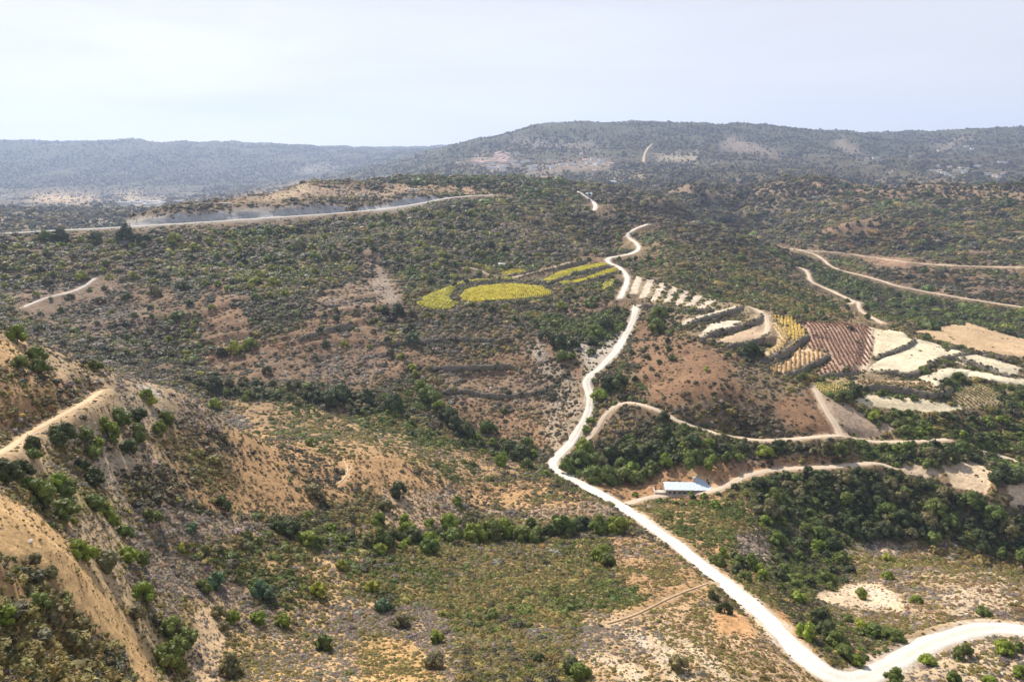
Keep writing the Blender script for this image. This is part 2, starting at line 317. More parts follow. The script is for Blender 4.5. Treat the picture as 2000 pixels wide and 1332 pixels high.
for p, c in [([(40,390),(90,378),(150,380),(205,388),(185,397),(90,396)], (.52,.40,.26)), ([(225,382),(262,378),(290,384),(270,388),(230,388)], (.50,.40,.27)),
             ([(240,395),(290,393),(330,390),(320,401),(260,404)], (.5,.44,.38)), ([(560,330),(620,322),(690,324),(640,330),(585,335)], (.30,.27,.25)),
             ([(1270,306),(1310,303),(1362,304),(1362,313),(1300,314)], (.48,.42,.34)), ([(1356,275),(1364,275),(1364,308),(1358,308)], (.32,.28,.24)),
             ([(925,308),(945,298),(950,308),(935,314)], (.5,.42,.34)), ([(1190,347),(1260,344),(1262,356),(1200,356)], (.5,.46,.32)), ([(1800,285),(1850,280),(1900,262),(1905,268),(1850,292)], (.30,.25,.22)),
             ([(1420,262),(1520,300),(1560,320),(1480,300),(1400,290)], (.24,.20,.17)), ([(1640,270),(1700,305),(1680,310),(1620,285)], (.27,.23,.19)),
             ([(0,432),(22,425),(18,432),(0,444)], (.5,.4,.3)), ([(1000,272),(1080,276),(1200,280),(1180,290),(1060,288),(1000,282)], (.24,.21,.19))]:
    paint(p, c, .12, pal(dark=1))
paint([(905,318),(960,300),(1000,296),(1010,330),(1080,318),(1180,306),(1200,330),(1090,340),(960,340)], (.26,.21,.17), .45, pal(dark=3, olive=2))
paint([(20,440),(40,425),(150,428),(240,432),(150,446)], (.22,.20,.10), .8, pal(olive=4, dark=2))
# hill top
paint([(150,442),(400,388),(600,353),(760,350),(860,380),(700,408),(600,416),(300,436)], (.24,.18,.13), .85, pal(dark=4, olive=2, brown=2))
paint([(440,398),(510,385),(560,372),(590,356),(612,358),(610,375),(700,380),(800,386),(700,385),(600,386),(560,392),(500,396),(400,402)], (.55,.44,.32), .25, pal(brown=2, dark=2), .1)
paint([(600,362),(720,366),(760,372),(850,380),(700,384),(606,382)], (.46,.36,.28), .5, pal(brown=2, lilac=2, dark=1), .2)
paint([(740,362),(800,358),(900,362),(960,370),(1000,378),(900,382),(840,378),(760,372)], (.54,.40,.28), .3, pal(green=2, dark=2), .1)
paint([(740,352),(860,342),(1000,345),(1180,362),(1100,372),(980,368),(900,362),(800,362)], (.27,.20,.13), .85, pal(green=3, dark=3, olive=1))
paint([(150,443),(300,424),(500,409),(640,404),(640,416),(500,427),(300,438),(150,447)], (.52,.53,.55), .01, pal(dark=1), .0)
paint([(715,408),(760,398),(840,392),(850,396),(800,404),(740,412)], (.48,.50,.53), .01, pal(dark=1), .0)
# plateau side hillside
HS = [(-50,462),(200,450),(500,434),(740,414),(870,392),(1100,368),(1250,436),(1190,500),(1040,520),(820,560),(790,600),(740,570),(620,560),(600,610),(640,700),(560,740),(300,720),(-50,600)]
paint(HS, (.24,.18,.13), .9, pal(dark=6, olive=2.5, green=1.2, lilac=1.2, yellow=.5))
paint([(0,560),(200,540),(280,580),(300,640),(200,660),(60,620)], (.29,.22,.17), .55, pal(dark=4, lilac=2, brown=1), .25)
paint([(230,560),(330,560),(400,600),(360,620),(240,590)], (.27,.2,.14), .55, pal(brown=2, dark=2), .1)
paint([(380,570),(450,550),(480,600),(490,670),(440,700),(400,660)], (.34,.235,.16), .38, pal(brown=3, dark=3), .1)
paint([(700,490),(730,486),(760,530),(790,570),(780,600),(700,600),(660,620),(600,610),(640,560),(700,540)], (.35,.265,.195), .35, pal(brown=2, lilac=1, dark=2), .25)
paint([(740,520),(790,590),(770,600),(720,560)], (.36,.30,.26), .15, pal(brown=1), .4)
paint([(470,590),(590,580),(600,640),(500,650)], (.16,.13,.10), 1, pal(dark=6, green=1))
paint([(1000,420),(1250,440),(1190,500),(1060,500),(960,470)], (.26,.20,.14), .85, pal(olive=4, dark=4, lilac=1))
paint([(1115,505),(1170,498),(1185,512),(1120,514)], (.40,.27,.19), .1, pal(brown=1))
# mid brown hill
paint([(620,600),(800,600),(880,620),(1080,640),(1160,720),(1140,830),(1060,890),(960,850),(860,800),(800,720),(720,760),(560,740),(400,740),(390,690),(560,650)], (.31,.215,.15), .42, pal(brown=4, dark=3, lilac=1, olive=1), .08)
paint([(700,610),(1010,600),(1060,660),(1000,690),(860,700),(760,660)], (.28,.20,.14), .75, pal(dark=5, olive=2, lilac=1))
paint([(1080,600),(1220,590),(1215,610),(1100,620)], (.34,.24,.17), .3, pal(brown=2, dark=1))
paint([(1060,640),(1150,620),(1220,600),(1225,640),(1180,680),(1130,700)], (.24,.20,.14), .8, pal(dark=4, green=3))
paint([(840,722),(1000,722),(1130,735),(1115,800),(1100,880),(1040,800),(900,780)], (.32,.24,.185), .45, pal(brown=3, lilac=2, dark=1), .3)
paint([(1010,650),(1045,660),(1080,700),(1130,740),(1140,800),(1090,890),(1060,840),(1080,760),(1040,700)], (.42,.36,.30), .35, pal(brown=2, dark=2), .45)
paint([(500,700),(700,680),(760,720),(700,750),(520,745)], (.31,.23,.17), .45, pal(lilac=3, dark=3, brown=1), .25)
paint([(830,716),(1010,718),(1000,724),(830,722)], (.12,.1,.08), .9, pal(dark=1))
paint([(850,760),(930,765),(1080,770),(1060,776),(900,772)], (.14,.11,.09), .8, pal(dark=1))
paint([(1110,660),(1160,670),(1215,640),(1225,650),(1190,700),(1150,735),(1135,700)], (.54,.50,.46), .15, pal(dark=2, green=1), .4)
# spur to the right
paint([(1220,440),(1300,450),(1500,500),(1560,560),(1700,610),(1810,650),(1700,640),(1560,620),(1420,590),(1250,530),(1200,490)], (.29,.22,.14), .78, pal(olive=4, dark=3, green=1.5, brown=1))
paint([(1180,380),(1300,400),(1450,470),(1530,520),(1400,500),(1250,440)], (.18,.14,.11), .95, pal(dark=6, lilac=1, olive=1))
paint([(1560,350),(1800,355),(2050,362),(2050,510),(1800,510),(1600,480),(1560,440)], (.27,.20,.14), .85, pal(olive=3, dark=5, green=1, lilac=1))
paint([(1100,372),(1400,360),(1600,352),(1650,380),(1500,470),(1300,400)], (.24,.19,.14), .85, pal(dark=5, olive=3, lilac=1))
paint([(1580,430),(1700,420),(1780,490),(1640,492)], (.32,.23,.16), .6, pal(olive=2, brown=2, dark=2))
paint([(1660,500),(1760,506),(1830,522),(1700,516)], (.42,.28,.20), .1, pal(brown=1))
paint([(1700,515),(1860,530),(2050,560),(2050,600),(1850,575),(1700,540)], (.27,.21,.16), .7, pal(dark=4, brown=2, lilac=1))
paint([(1560,500),(1640,530),(1850,590),(2050,620),(2050,660),(1800,640),(1650,590),(1560,540)], (.16,.14,.10), 1, pal(dark=5, green=3))
# vineyard spur surroundings
paint([(1230,540),(1380,575),(1480,600),(1560,620),(1700,640),(1900,690),(2050,760),(2050,860),(1700,860),(1560,760),(1400,690),(1260,600)], (.33,.26,.18), .6, pal(dark=4, olive=3, green=2))
paint([(1240,545),(1400,590),(1460,600),(1500,615),(1498,640),(1480,620),(1420,600),(1330,600),(1240,570)], (.46,.38,.26), .35, pal(olive=2, dark=2, green=1))
# brown hill right of the saddle
paint([(1250,620),(1300,650),(1400,680),(1480,710),(1560,745),(1600,770),(1640,850),(1500,856),(1280,790),(1230,700)], (.29,.19,.13), .3, pal(brown=5, dark=2))
paint([(1310,800),(1400,770),(1500,790),(1560,850),(1480,856),(1330,825)], (.24,.19,.15), .7, pal(dark=4, lilac=2, olive=1))
paint([(1440,690),(1540,710),(1580,760),(1500,790),(1430,740)], (.27,.21,.15), .6, pal(dark=3, olive=2, lilac=2))
paint([(1150,855),(1210,795),(1290,812),(1400,852),(1300,865),(1130,900)], (.29,.22,.15), .8, pal(olive=3, dark=4, lilac=1))
paint([(1100,895),(1200,865),(1290,815),(1350,835),(1500,868),(1640,862),(1900,872),(2050,925),(2050,980),(1900,920),(1700,892),(1500,884),(1350,902),(1230,930),(1120,935)], (.15,.13,.08), 1, pal(green=5, dark=3))
paint([(1700,800),(2050,780),(2050,900),(1800,862)], (.22,.17,.12), .9, pal(green=3, dark=4, olive=2))
# shelf with the shed
paint([(1140,945),(1240,918),(1350,902),(1500,888),(1700,895),(1500,925),(1400,965),(1230,985)], (.37,.235,.155), .2, pal(brown=4, olive=1))
paint([(1400,892),(1500,886),(1520,905),(1430,915)], (.25,.18,.14), .5, pal(dark=2, lilac=2))
paint([(1325,906),(1348,904),(1385,932),(1396,955),(1375,950),(1360,932)], (.55,.42,.30), .03, pal(brown=1))
# beyond the near ridge (plot) and the ridge itself
paint([(360,770),(560,785),(640,800),(760,810),(900,860),(1070,915),(920,942),(640,880),(480,850)], (.36,.265,.175), .45, pal(olive=3, brown=2, green=1.5, lilac=1))
paint([(690,805),(760,800),(870,850),(900,880),(840,870),(760,840),(700,840)], (.22,.20,.11), .8, pal(green=4, olive=2))
paint([(200,690),(330,735),(400,770),(470,810),(520,860),(400,900),(280,840),(180,760)], (.31,.25,.20), .8, pal(lilac=5, olive=2, dark=1), .05)
paint([(440,835),(560,850),(640,890),(760,885),(900,950),(1060,938),(1190,990),(1000,1005),(700,970),(560,1010),(420,1000),(330,960),(420,920)], (.43,.295,.185), .5, pal(brown=4, olive=2, dark=2), .08)
paint([(280,840),(400,830),(470,870),(420,940),(330,980),(260,920)], (.33,.25,.17), .85, pal(olive=4, dark=3, brown=2))
paint([(740,960),(900,960),(900,1010),(820,1040),(740,1020)], (.42,.33,.26), .4, pal(brown=2, lilac=2, olive=1), .4)
paint([(900,995),(1180,985),(1220,1010),(1000,1020)], (.31,.25,.21), .55, pal(lilac=3, brown=2, dark=1), .2)
# near left hillside
paint([(-50,640),(60,655),(200,735),(300,850),(340,960),(240,1010),(120,960),(-50,960)], (.42,.335,.25), .62, pal(brown=3, olive=3, lilac=2, dark=1), .35)
paint([(-50,715),(100,730),(150,760),(110,800),(40,835),(-50,845)], (.33,.23,.15), .95, pal(brown=2, olive=3, dark=2))
paint([(280,730),(330,780),(300,850),(220,790)], (.42,.35,.28), .4, pal(lilac=2, olive=1), .45)
paint([(-50,650),(40,660),(50,690),(20,720),(-50,720)], (.52,.38,.24), .2, pal(brown=2, olive=1))
paint([(180,880),(260,890),(270,960),(200,940)], (.42,.36,.31), .2, pal(lilac=1), .5)
paint([(220,920),(330,910),(340,990),(260,1000)], (.32,.25,.17), .9, pal(olive=2, dark=4))
paint([(0,930),(150,940),(260,1010),(220,1060),(100,1000)], (.28,.25,.15), .7, pal(green=4, olive=2))
paint([(120,1040),(330,985),(560,1040),(480,1170),(400,1240),(290,1200),(180,1100)], (.41,.33,.255), .88, pal(lilac=6, brown=1, olive=1), .15)
paint([(330,1070),(500,1040),(700,1075),(900,1060),(1220,1050),(1420,1165),(1200,1230),(1150,1345),(900,1345),(800,1240),(700,1200),(500,1160)], (.39,.28,.165), .86, pal(olive=6, green=1, dark=1, lilac=.6))
paint([(600,1080),(650,1075),(700,1180),(640,1190)], (.5,.38,.24), .5, pal(olive=2, lilac=1), .1)
paint([(360,1170),(560,1190),(700,1150),(860,1230),(900,1345),(330,1345)], (.48,.355,.22), .6, pal(lilac=4, olive=2, brown=1), .1)
paint([(640,1190),(860,1190),(900,1240),(860,1260),(720,1260),(650,1230)], (.40,.31,.23), .85, pal(lilac=6, olive=1))
paint([(700,1240),(800,1250),(880,1345),(700,1345)], (.48,.34,.19), .45, pal(brown=1, olive=2), .1)
paint([(380,1190),(450,1180),(430,1345),(350,1345)], (.54,.43,.32), .35, pal(lilac=2, brown=1), .35)
paint([(270,1020),(130,1000),(150,1060),(220,1200),(300,1345),(380,1345),(290,1200),(240,1120)], (.47,.38,.28), .45, pal(lilac=2, olive=2), .3)
paint([(-50,950),(20,965),(60,985),(140,1055),(175,1110),(230,1180),(290,1270),(310,1345),(250,1345),(200,1240),(110,1130),(60,1090),(-50,1060)], (.56,.41,.25), .2, pal(brown=4, olive=1), .12)
paint([(-50,1085),(60,1110),(110,1150),(160,1210),(240,1260),(260,1345),(-50,1345)], (.38,.27,.17), .97, pal(olive=5, dark=3, brown=1.5, lilac=1))
# near right
paint([(1200,1040),(1290,1058),(1380,1120),(1430,1170),(1300,1200),(1190,1120)], (.35,.245,.16), .55, pal(brown=3, olive=2, lilac=1))
paint([(1130,1190),(1260,1190),(1420,1165),(1500,1225),(1600,1310),(1640,1345),(1120,1345)], (.42,.325,.24), .62, pal(brown=3, olive=3, lilac=2), .2)
for s in [[(1190,1215),(1290,1240),(1380,1345),(1330,1345)], [(1270,1205),(1400,1290),(1450,1345),(1430,1345),(1330,1270)], [(1140,1260),(1230,1290),(1290,1345),(1240,1345)]]:
    paint(s, (.55,.48,.40), .28, pal(brown=1, lilac=1, olive=1), .6)
paint([(1390,1195),(1450,1190),(1480,1240),(1400,1240)], (.50,.32,.19), .1, pal(brown=1))
paint([(1225,990),(1480,950),(1500,1000),(1440,1065),(1520,1180),(1570,1255),(1500,1195),(1400,1110),(1290,1035)], (.33,.24,.155), .65, pal(olive=4, brown=2, green=1))
paint([(1520,1185),(1575,1250),(1560,1262),(1505,1205)], (.52,.34,.19), .1, pal(brown=1))
paint([(1390,1060),(1412,1060),(1425,1120),(1410,1120)], (.50,.33,.20), .1, pal(brown=1))
paint([(1430,1040),(1500,1020),(1520,1100),(1450,1110)], (.33,.28,.25), .5, pal(dark=2, lilac=1), .35)
paint([(1440,940),(1740,912),(1850,955),(2050,1000),(2050,1105),(1700,1065),(1660,1085),(1640,1155),(1540,1160),(1500,1050)], (.15,.13,.10), .95, pal(dark=5, green=3))
paint([(1640,1065),(1800,1040),(2050,1085),(2050,1222),(1850,1222),(1700,1262),(1600,1185),(1660,1135)], (.38,.31,.235), .72, pal(brown=3, olive=4, lilac=2), .16)
paint([(1690,1035),(1760,1030),(1760,1085),(1700,1090)], (.46,.39,.33), .3, pal(lilac=1, brown=1), .45)
paint([(1840,1150),(1960,1140),(1990,1200),(1860,1200)], (.46,.40,.34), .4, pal(lilac=1, brown=1, olive=1), .4)
paint([(1588,1160),(1630,1148),(1665,1137),(1715,1137),(1765,1165),(1775,1195),(1700,1195),(1640,1180),(1600,1178)], (.58,.50,.43), .12, pal(brown=1), .5)
paint([(1780,1042),(1810,1038),(1812,1050),(1785,1052)], (.62,.55,.45), .05, pal(brown=1), .3)
paint([(1640,1345),(1710,1318),(1800,1275),(1900,1242),(2050,1240),(2050,1345)], (.46,.385,.31), .6, pal(lilac=3, olive=3, brown=1), .3)
G0 = G.copy()
def blur(a, k):
    for ax in (0, 1):
        for _ in range(2):
            b = np.cumsum(np.pad(a, [(k + 1, k) if i == ax else (0, 0) for i in range(3)], mode='edge'), axis=ax)
            a = (np.take(b, range(2 * k + 1, b.shape[ax]), axis=ax) - np.take(b, range(0, b.shape[ax] - 2 * k - 1), axis=ax)) / (2 * k + 1)
    return a
G = blur(G, 3)
def sample(u, v, arr):
    j = np.clip((u - U0) / GS - .5, 0, GW - 1.01); i = np.clip((v - V0) / GS - .5, 0, GH - 1.01)
    j0 = j.astype(int); i0 = i.astype(int); fj = (j - j0)[..., None]; fi = (i - i0)[..., None]
    return (arr[i0, j0] * (1 - fj) + arr[i0, j0 + 1] * fj) * (1 - fi) + (arr[i0 + 1, j0] * (1 - fj) + arr[i0 + 1, j0 + 1] * fj) * fi
FM = np.zeros((GH, GW), np.int32)             # field number + 1
for k, f in enumerate(FIELDS): FM[in_poly(gu, gv, f[0])] = k + 1
fsoft = blur((FM > 0).astype(float)[..., None], 2)

# relief on top of the interpolated land
Uv, Vv = project(X, Y, Z)
fm = sample(Uv, Vv, fsoft)[..., 0]
near = np.clip((LR - math.log(55)) / .8, 0, 1)
rough = (1 - .9 * fm) * near
ridge = lambda s, k: 1 - np.abs(fbm(X, Y, s, 3, k)) * 2
Z += rough * (fbm(X, Y, 45, 4, 3) * np.clip(RR / 160, .5, 3.2) * 1.0 + fbm(X, Y, 9, 3, 11) * np.clip(RR / 300, .25, .8))
midw = np.clip((RR - 300) / 300, 0, 1) * rough
Z += midw * (ridge(95, 21) - .5) * 3.2
vw = np.clip((RR - 780) / 250, 0, 1) * np.clip((2100 - RR) / 500, 0, 1) * np.clip((AZ - R(6)) / R(6), 0, 1)
Z += vw * (ridge(230, 77) - .55) * 17
vw = np.clip((RR - 560) / 150, 0, 1) * np.clip((1000 - RR) / 150, 0, 1) * rough * np.clip((R(6) - AZ) / R(5), 0, 1) * np.clip((-43 + (CAMZ - Z)) / 12, 0, 1)
Z += vw * (ridge(120, 79) - .55) * 7
farw = np.clip((RR - 1150) / 900, 0, 1)
Z += farw * ((ridge(520, 31) - .5) * 26 + fbm(X, Y, 130, 3, 35) * 9)
far2 = np.clip((RR - 3200) / 1500, 0, 1)
Z += far2 * (1 - np.abs(fbm(X * 1.3 + Y * .5, Y * .35, 420, 3, 41)) * 2) * 22 * np.clip((RR - 0) / 5000, 0, 1.2)
# old cultivation terraces that follow the contours
def terr(h, step, k):
    q = h / step; fq = q - np.floor(q)
    return (np.floor(q) + np.where(fq < .62, fq * .35, .217 + (fq - .62) * 2.06)) * step - h
tn = Z + fbm(X, Y, 60, 2, 51) * 4
tmask = np.clip((RR - 360) / 90, 0, 1) * np.clip(fbm(X, Y, 160, 2, 55) * 3 + .7, 0, 1) * (1 - np.clip((RR - 1100) / 300, 0, 1)) * (1 - fm)
Z += terr(tn, 3.4, 0) * tmask * 1.0
tz = Z + fbm(X, Y, 70, 2, 151) * 5
Z += terr(tz, 5.2, 0) * np.clip((RR - 380) / 60, 0, 1) * np.clip((620 - RR) / 100, 0, 1) * (1 - fm) * np.clip(fbm(X, Y, 120, 2, 155) * 3 + .8, 0, 1) * .7
Z += terr(Z + fbm(X, Y, 300, 2, 52) * 12, 13, 0) * np.clip((RR - 1200) / 400, 0, 1) * np.clip(fbm(X, Y, 500, 2, 57) * 2 + .8, 0, 1) * .6

# ------------------------------------------------------------------ ray casting on the polar height field
def hit(u, v, Zg=None, rmin=None):
    Zg = Z if Zg is None else Zg
    a, fy, fz = ray(u, v)
    A_ = math.atan2(a, fy); rt = fz / math.hypot(a, fy)
    j = np.searchsorted(az, A_) - 1; f = (A_ - az[j]) / (az[j + 1] - az[j])
    prof = Zg[j] * (1 - f) + Zg[j + 1] * f
    rr = np.exp(lr); d = prof - (CAMZ + rt * rr)
    k0 = 27 if rmin is None else int(np.searchsorted(rr, rmin))
    k = np.nonzero(d[k0:] > 0)[0]
    if not len(k): return None
    k = k[0] + k0
    if k > 0: w = -d[k - 1] / (d[k] - d[k - 1] + 1e-9); w = min(max(w, 0), 1); r = rr[k - 1] * (1 - w) + rr[k] * w
    else: r = rr[k]
    return np.array([r * math.sin(A_), r * math.cos(A_), CAMZ + rt * r])
def height(x, y):
    x = np.asarray(x, float); y = np.asarray(y, float)
    A_ = np.arctan2(x, y); L_ = np.log(np.hypot(x, y))
    j = np.clip(np.searchsorted(az, A_) - 1, 0, NA - 2); i = np.clip(np.searchsorted(lr, L_) - 1, 0, NR - 2)
    f = np.clip((A_ - az[j]) / (az[j + 1] - az[j]), 0, 1); g = np.clip((L_ - lr[i]) / (lr[i + 1] - lr[i]), 0, 1)
    return (Z[j, i] * (1 - f) + Z[j + 1, i] * f) * (1 - g) + (Z[j, i + 1] * (1 - f) + Z[j + 1, i + 1] * f) * g
def catmull(pts, step=6.0):
    p = np.array(pts, float); p = np.vstack([2 * p[0] - p[1], p, 2 * p[-1] - p[-2]]); out = []
    for i in range(1, len(p) - 2):
        m = max(1, int(np.linalg.norm(p[i + 1] - p[i]) / step))
        for k in range(m):
            t = k / m; out.append(.5 * ((2 * p[i]) + (-p[i - 1] + p[i + 1]) * t + (2 * p[i - 1] - 5 * p[i] + 4 * p[i + 1] - p[i + 2]) * t * t + (-p[i - 1] + 3 * p[i] - 3 * p[i + 1] + p[i + 2]) * t ** 3))
    out.append(p[-2]); return np.array(out)
def trace(pts, step=6.0, smooth=2, ds=2.0):
    w = [hit(u, v) for u, v in catmull(pts, step)]
    w = np.array([q for q in w if q is not None])
    keep = [0]                                # drop jumps over hidden ground
    md = np.median(np.hypot(w[:, 0], w[:, 1]))
    rr_ = np.hypot(w[:, 0], w[:, 1])
    for i in range(1, len(w)):
        if abs(math.log(rr_[i] / rr_[keep[-1]])) < .16 * max(1, .3 * (i - keep[-1])): keep.append(i)
    w = w[keep]
    seg = np.concatenate([[0], np.cumsum(np.linalg.norm(np.diff(w[:, :2], axis=0), axis=1))])
    m = max(4, int(seg[-1] / ds)); s = np.linspace(0, seg[-1], m)
    q = np.stack([np.interp(s, seg, w[:, c]) for c in range(3)], 1)
    for _ in range(smooth):
        q[1:-1] = (q[:-2] + 2 * q[1:-1] + q[2:]) / 4
    return q
CREST = [(-120,462,585),(-60,460,592),(0,457,600),(100,450,617),(200,446,632),(250,443,640),(350,437,665),(400,434,678),(500,427,705),(640,418,765),(740,410,805),(820,398,860),(870,387,895),(920,382,915),(965,381,930)]
def crest():
    w = np.array([[ray(u, v)[0] * Y_ / ray(u, v)[1], Y_, ray(u, v)[2] * Y_ / ray(u, v)[1] + CAMZ] for u, v, Y_ in CREST])
    seg = np.concatenate([[0], np.cumsum(np.linalg.norm(np.diff(w[:, :2], axis=0), axis=1))]); s = np.linspace(0, seg[-1], int(seg[-1] / 3))
    q = np.stack([np.interp(s, seg, w[:, c]) for c in range(3)], 1)
    for _ in range(60): q[1:-1] = (q[:-2] + 2 * q[1:-1] + q[2:]) / 4
    return q
def polydist(px, py, q):
    """distance to polyline, parameter index, side (+ = farther from camera), interpolated z"""
    best = np.full(px.shape, 1e9); bz = np.zeros(px.shape); side = np.zeros(px.shape)
    for i in range(len(q) - 1):
        a, b = q[i, :2], q[i + 1, :2]; d = b - a; L2 = d @ d + 1e-9
        t = np.clip(((px - a[0]) * d[0] + (py - a[1]) * d[1]) / L2, 0, 1)
        ex = px - a[0] - t * d[0]; ey = py - a[1] - t * d[1]; e = ex * ex + ey * ey
        m = e < best; best[m] = e[m]; bz[m] = (q[i, 2] + (q[i + 1, 2] - q[i, 2]) * t)[m]
        mx_, my_ = a + d * .5; nx, ny = -d[1], d[0]
        if nx * mx_ + ny * my_ < 0: nx, ny = -nx, -ny
        side[m] = (ex * nx + ey * ny)[m]
    return np.sqrt(best), bz, np.sign(side)
def near_idx(q, pad):
    lo = q[:, :2].min(0) - pad; hi = q[:, :2].max(0) + pad
    return np.nonzero((X > lo[0]) & (X < hi[0]) & (Y > lo[1]) & (Y < hi[1]))

# ------------------------------------------------------------------ terrace banks
BANKS = [ # image polyline, height, label
 ([(1699,726),(1740,731),(1780,737),(1800,728),(1818,714),(1860,702),(1895,711),(1958,733),(1988,736)], 2.4, 'long winding dry stone bank under the two large cream fields'),
 ([(1703,703),(1765,682),(1785,667),(1780,655)], 2.0, 'short curved bank between the upper cream field and the one below'),
 ([(1520,733),(1560,730),(1590,716),(1619,697),(1617,688)], 2.0, 'curved bank under the orange brown vineyard'),
 ([(1587,734),(1646,736),(1690,725)], 2.0, 'stone bank along the foot of the red brown vineyard'),
 ([(1671,756),(1755,766),(1825,777),(1858,765),(1874,748)], 3.4, 'high overgrown bank between the vine strip and the long cream field'),
 ([(1578,652),(1576,664),(1562,672),(1541,690),(1510,705),(1478,703)], 3.6, 'high hook shaped stone bank below the golden vineyard'),
 ([(1366,664),(1400,655),(1440,646),(1482,628),(1487,614)], 3.0, 'dark bank above the tan field on the terraced spur'),
 ([(1328,640),(1387,624),(1440,608),(1452,599)], 2.6, 'second terrace bank under the cream strips of the spur'),
 ([(1240,598),(1300,602),(1360,612),(1400,606)], 2.4, 'top terrace bank just below the cream strips'),
 ([(1400,680),(1450,680),(1490,668),(1502,655)], 2.6, 'overgrown bank under the tan field'),
 ([(884,574),(902,560),(951,552),(1000,550),(1045,555)], 2.6, 'curved dark bank behind the oval yellow vineyard'),
 ([(820,578),(858,560),(900,546),(940,541)], 2.0, 'thin bank above the narrow curved yellow vineyard'),
 ([(1072,558),(1100,547),(1150,532),(1200,521)], 2.6, 'dark bank between the two slender yellow strips'),
 ([(1120,561),(1160,548),(1205,533)], 2.4, 'dark bank below the lower slender yellow strip'),
 ([(1010,545),(1060,532),(1120,518),(1150,512)], 2.0, 'dark bank leading up to the white track past the hut'),
 ([(1850,704),(1900,690),(1940,694),(1998,708)], 1.4, 'low bank behind the pale field at the right'),
 ([(810,722),(880,722),(940,720),(1020,716)], 1.6, 'old ruined terrace wall across the brown hillside'),
 ([(852,762),(920,768),(980,776),(1050,768),(1085,752)], 1.4, 'lower ruined terrace wall on the stony hillside'),
 ([(720,668),(800,672),(880,664),(960,668),(1010,680)], 1.6, 'overgrown terrace wall through the dark scrub patch'),
 ([(560,668),(620,652),(700,640)], 1.4, 'short terrace wall left of the dark scrub patch'),
]
banks = []
for pts, h, lab in BANKS:
    q = trace(pts, 5, 2, 1.6); banks.append([q, h, lab])
for q, h, lab in banks:
    I = near_idx(q, 26); px, py = X[I], Y[I]
    d, bz, sd = polydist(px, py, q)
    e = np.minimum(np.linalg.norm(np.stack([px, py], 1) - q[0, :2], axis=1), np.linalg.norm(np.stack([px, py], 1) - q[-1, :2], axis=1))
    endf = np.clip(e / 10, 0, 1)
    Z[I] += np.where(sd > 0, h * np.exp(-d / 9), -.15 * h * np.exp(-d / 5)) * endf

# ------------------------------------------------------------------ roads and tracks
TRACKS = [ # name, polyline, width, material, label
 ('track', [(1243,597),(1240,615),(1222,655),(1200,690),(1165,725),(1145,742),(1153,775),(1145,815),(1110,870),(1080,903),(1090,920),(1140,947),(1210,985),(1290,1040),(1360,1092),(1430,1148),(1500,1210),(1552,1264),(1592,1302),(1632,1326),(1682,1325),(1735,1299),(1790,1268),(1840,1246),(1900,1230),(1960,1223),(2060,1243)], 5.2, M_track, 'wide white gravel track'),
 ('track', [(1210,583),(1219,565),(1225,548),(1220,532),(1205,520),(1187,512),(1186,504),(1205,501),(1230,496),(1247,487),(1243,475),(1224,462),(1226,455),(1240,447),(1265,438)], 4.2, M_track, ''),
 ('track', [(1128,374),(1150,388),(1163,400),(1161,411)], 5, M_track, ''),
 ('track', [(1130,872),(1160,845),(1180,812),(1205,790),(1228,785),(1280,798),(1340,828),(1420,850),(1490,860),(1560,856),(1640,850),(1700,862),(1770,862),(1850,858)], 3.4, M_track2, ''),
 ('track', [(1915,880),(1950,888),(1990,902)], 3, M_track2, ''),
 ('track', [(1642,850),(1632,830),(1612,800),(1600,772),(1588,752)], 3.8, M_track2, ''),
 ('track', [(1222,984),(1250,976),(1290,968),(1400,957),(1440,935),(1500,918),(1560,914),(1620,911),(1700,904),(1725,905),(1742,913)], 3.6, M_track2, ''),
 ('track', [(1688,726),(1692,700),(1698,670),(1700,640)], 3, M_track2, ''),
 ('track', [(1462,600),(1482,606),(1496,618),(1500,640),(1494,655)], 3.4, M_track2, ''),
 ('track', [(1502,476),(1530,484),(1560,488),(1640,494),(1720,505),(1800,515),(1900,520),(2040,523)], 3.2, M_track2, ''),
 ('track', [(1560,488),(1590,496),(1612,510),(1622,520),(1650,530),(1680,537),(1720,548),(1760,560),(1850,577),(1930,590),(2040,606)], 3.2, M_track2, ''),
 ('track', [(1560,522),(1573,527),(1580,538),(1585,550),(1620,566),(1660,585),(1680,592)], 3.4, M_track2, ''),
 ('track', [(1660,594),(1675,588),(1680,606),(1700,618),(1725,632)], 3.2, M_track2, ''),
 ('road', [(-60,459),(0,457),(100,450),(200,447),(350,438),(500,430),(640,420),(740,411),(820,399),(870,387),(920,382),(965,382)], 8.5, M_asphalt, 'pale road along the crest'),
 ('footpath', [(-20,895),(20,872),(60,845),(110,817),(165,786),(198,763)], 1.7, M_ochre, ''),
 ('footpath', [(1185,1217),(1225,1206),(1262,1190),(1320,1162),(1385,1138)], .42, M_ochre, ''),
 ('footpath', [(660,945),(676,930),(681,914),(672,900)], .6, M_ochre, ''),
 ('track', [(1257,316),(1258,304),(1264,291),(1274,281)], 6, M_track2, ''),
 ('track', [(45,600),(90,582),(150,566),(185,544)], 2.2, M_stone, ''),
 ('track', [(905,523),(920,523),(935,528),(960,538)], 2.4, M_track2, ''),
 ('track', [(1000,542),(1040,533),(1080,522),(1115,512)], 2.2, M_track2, ''),
]
roads = []
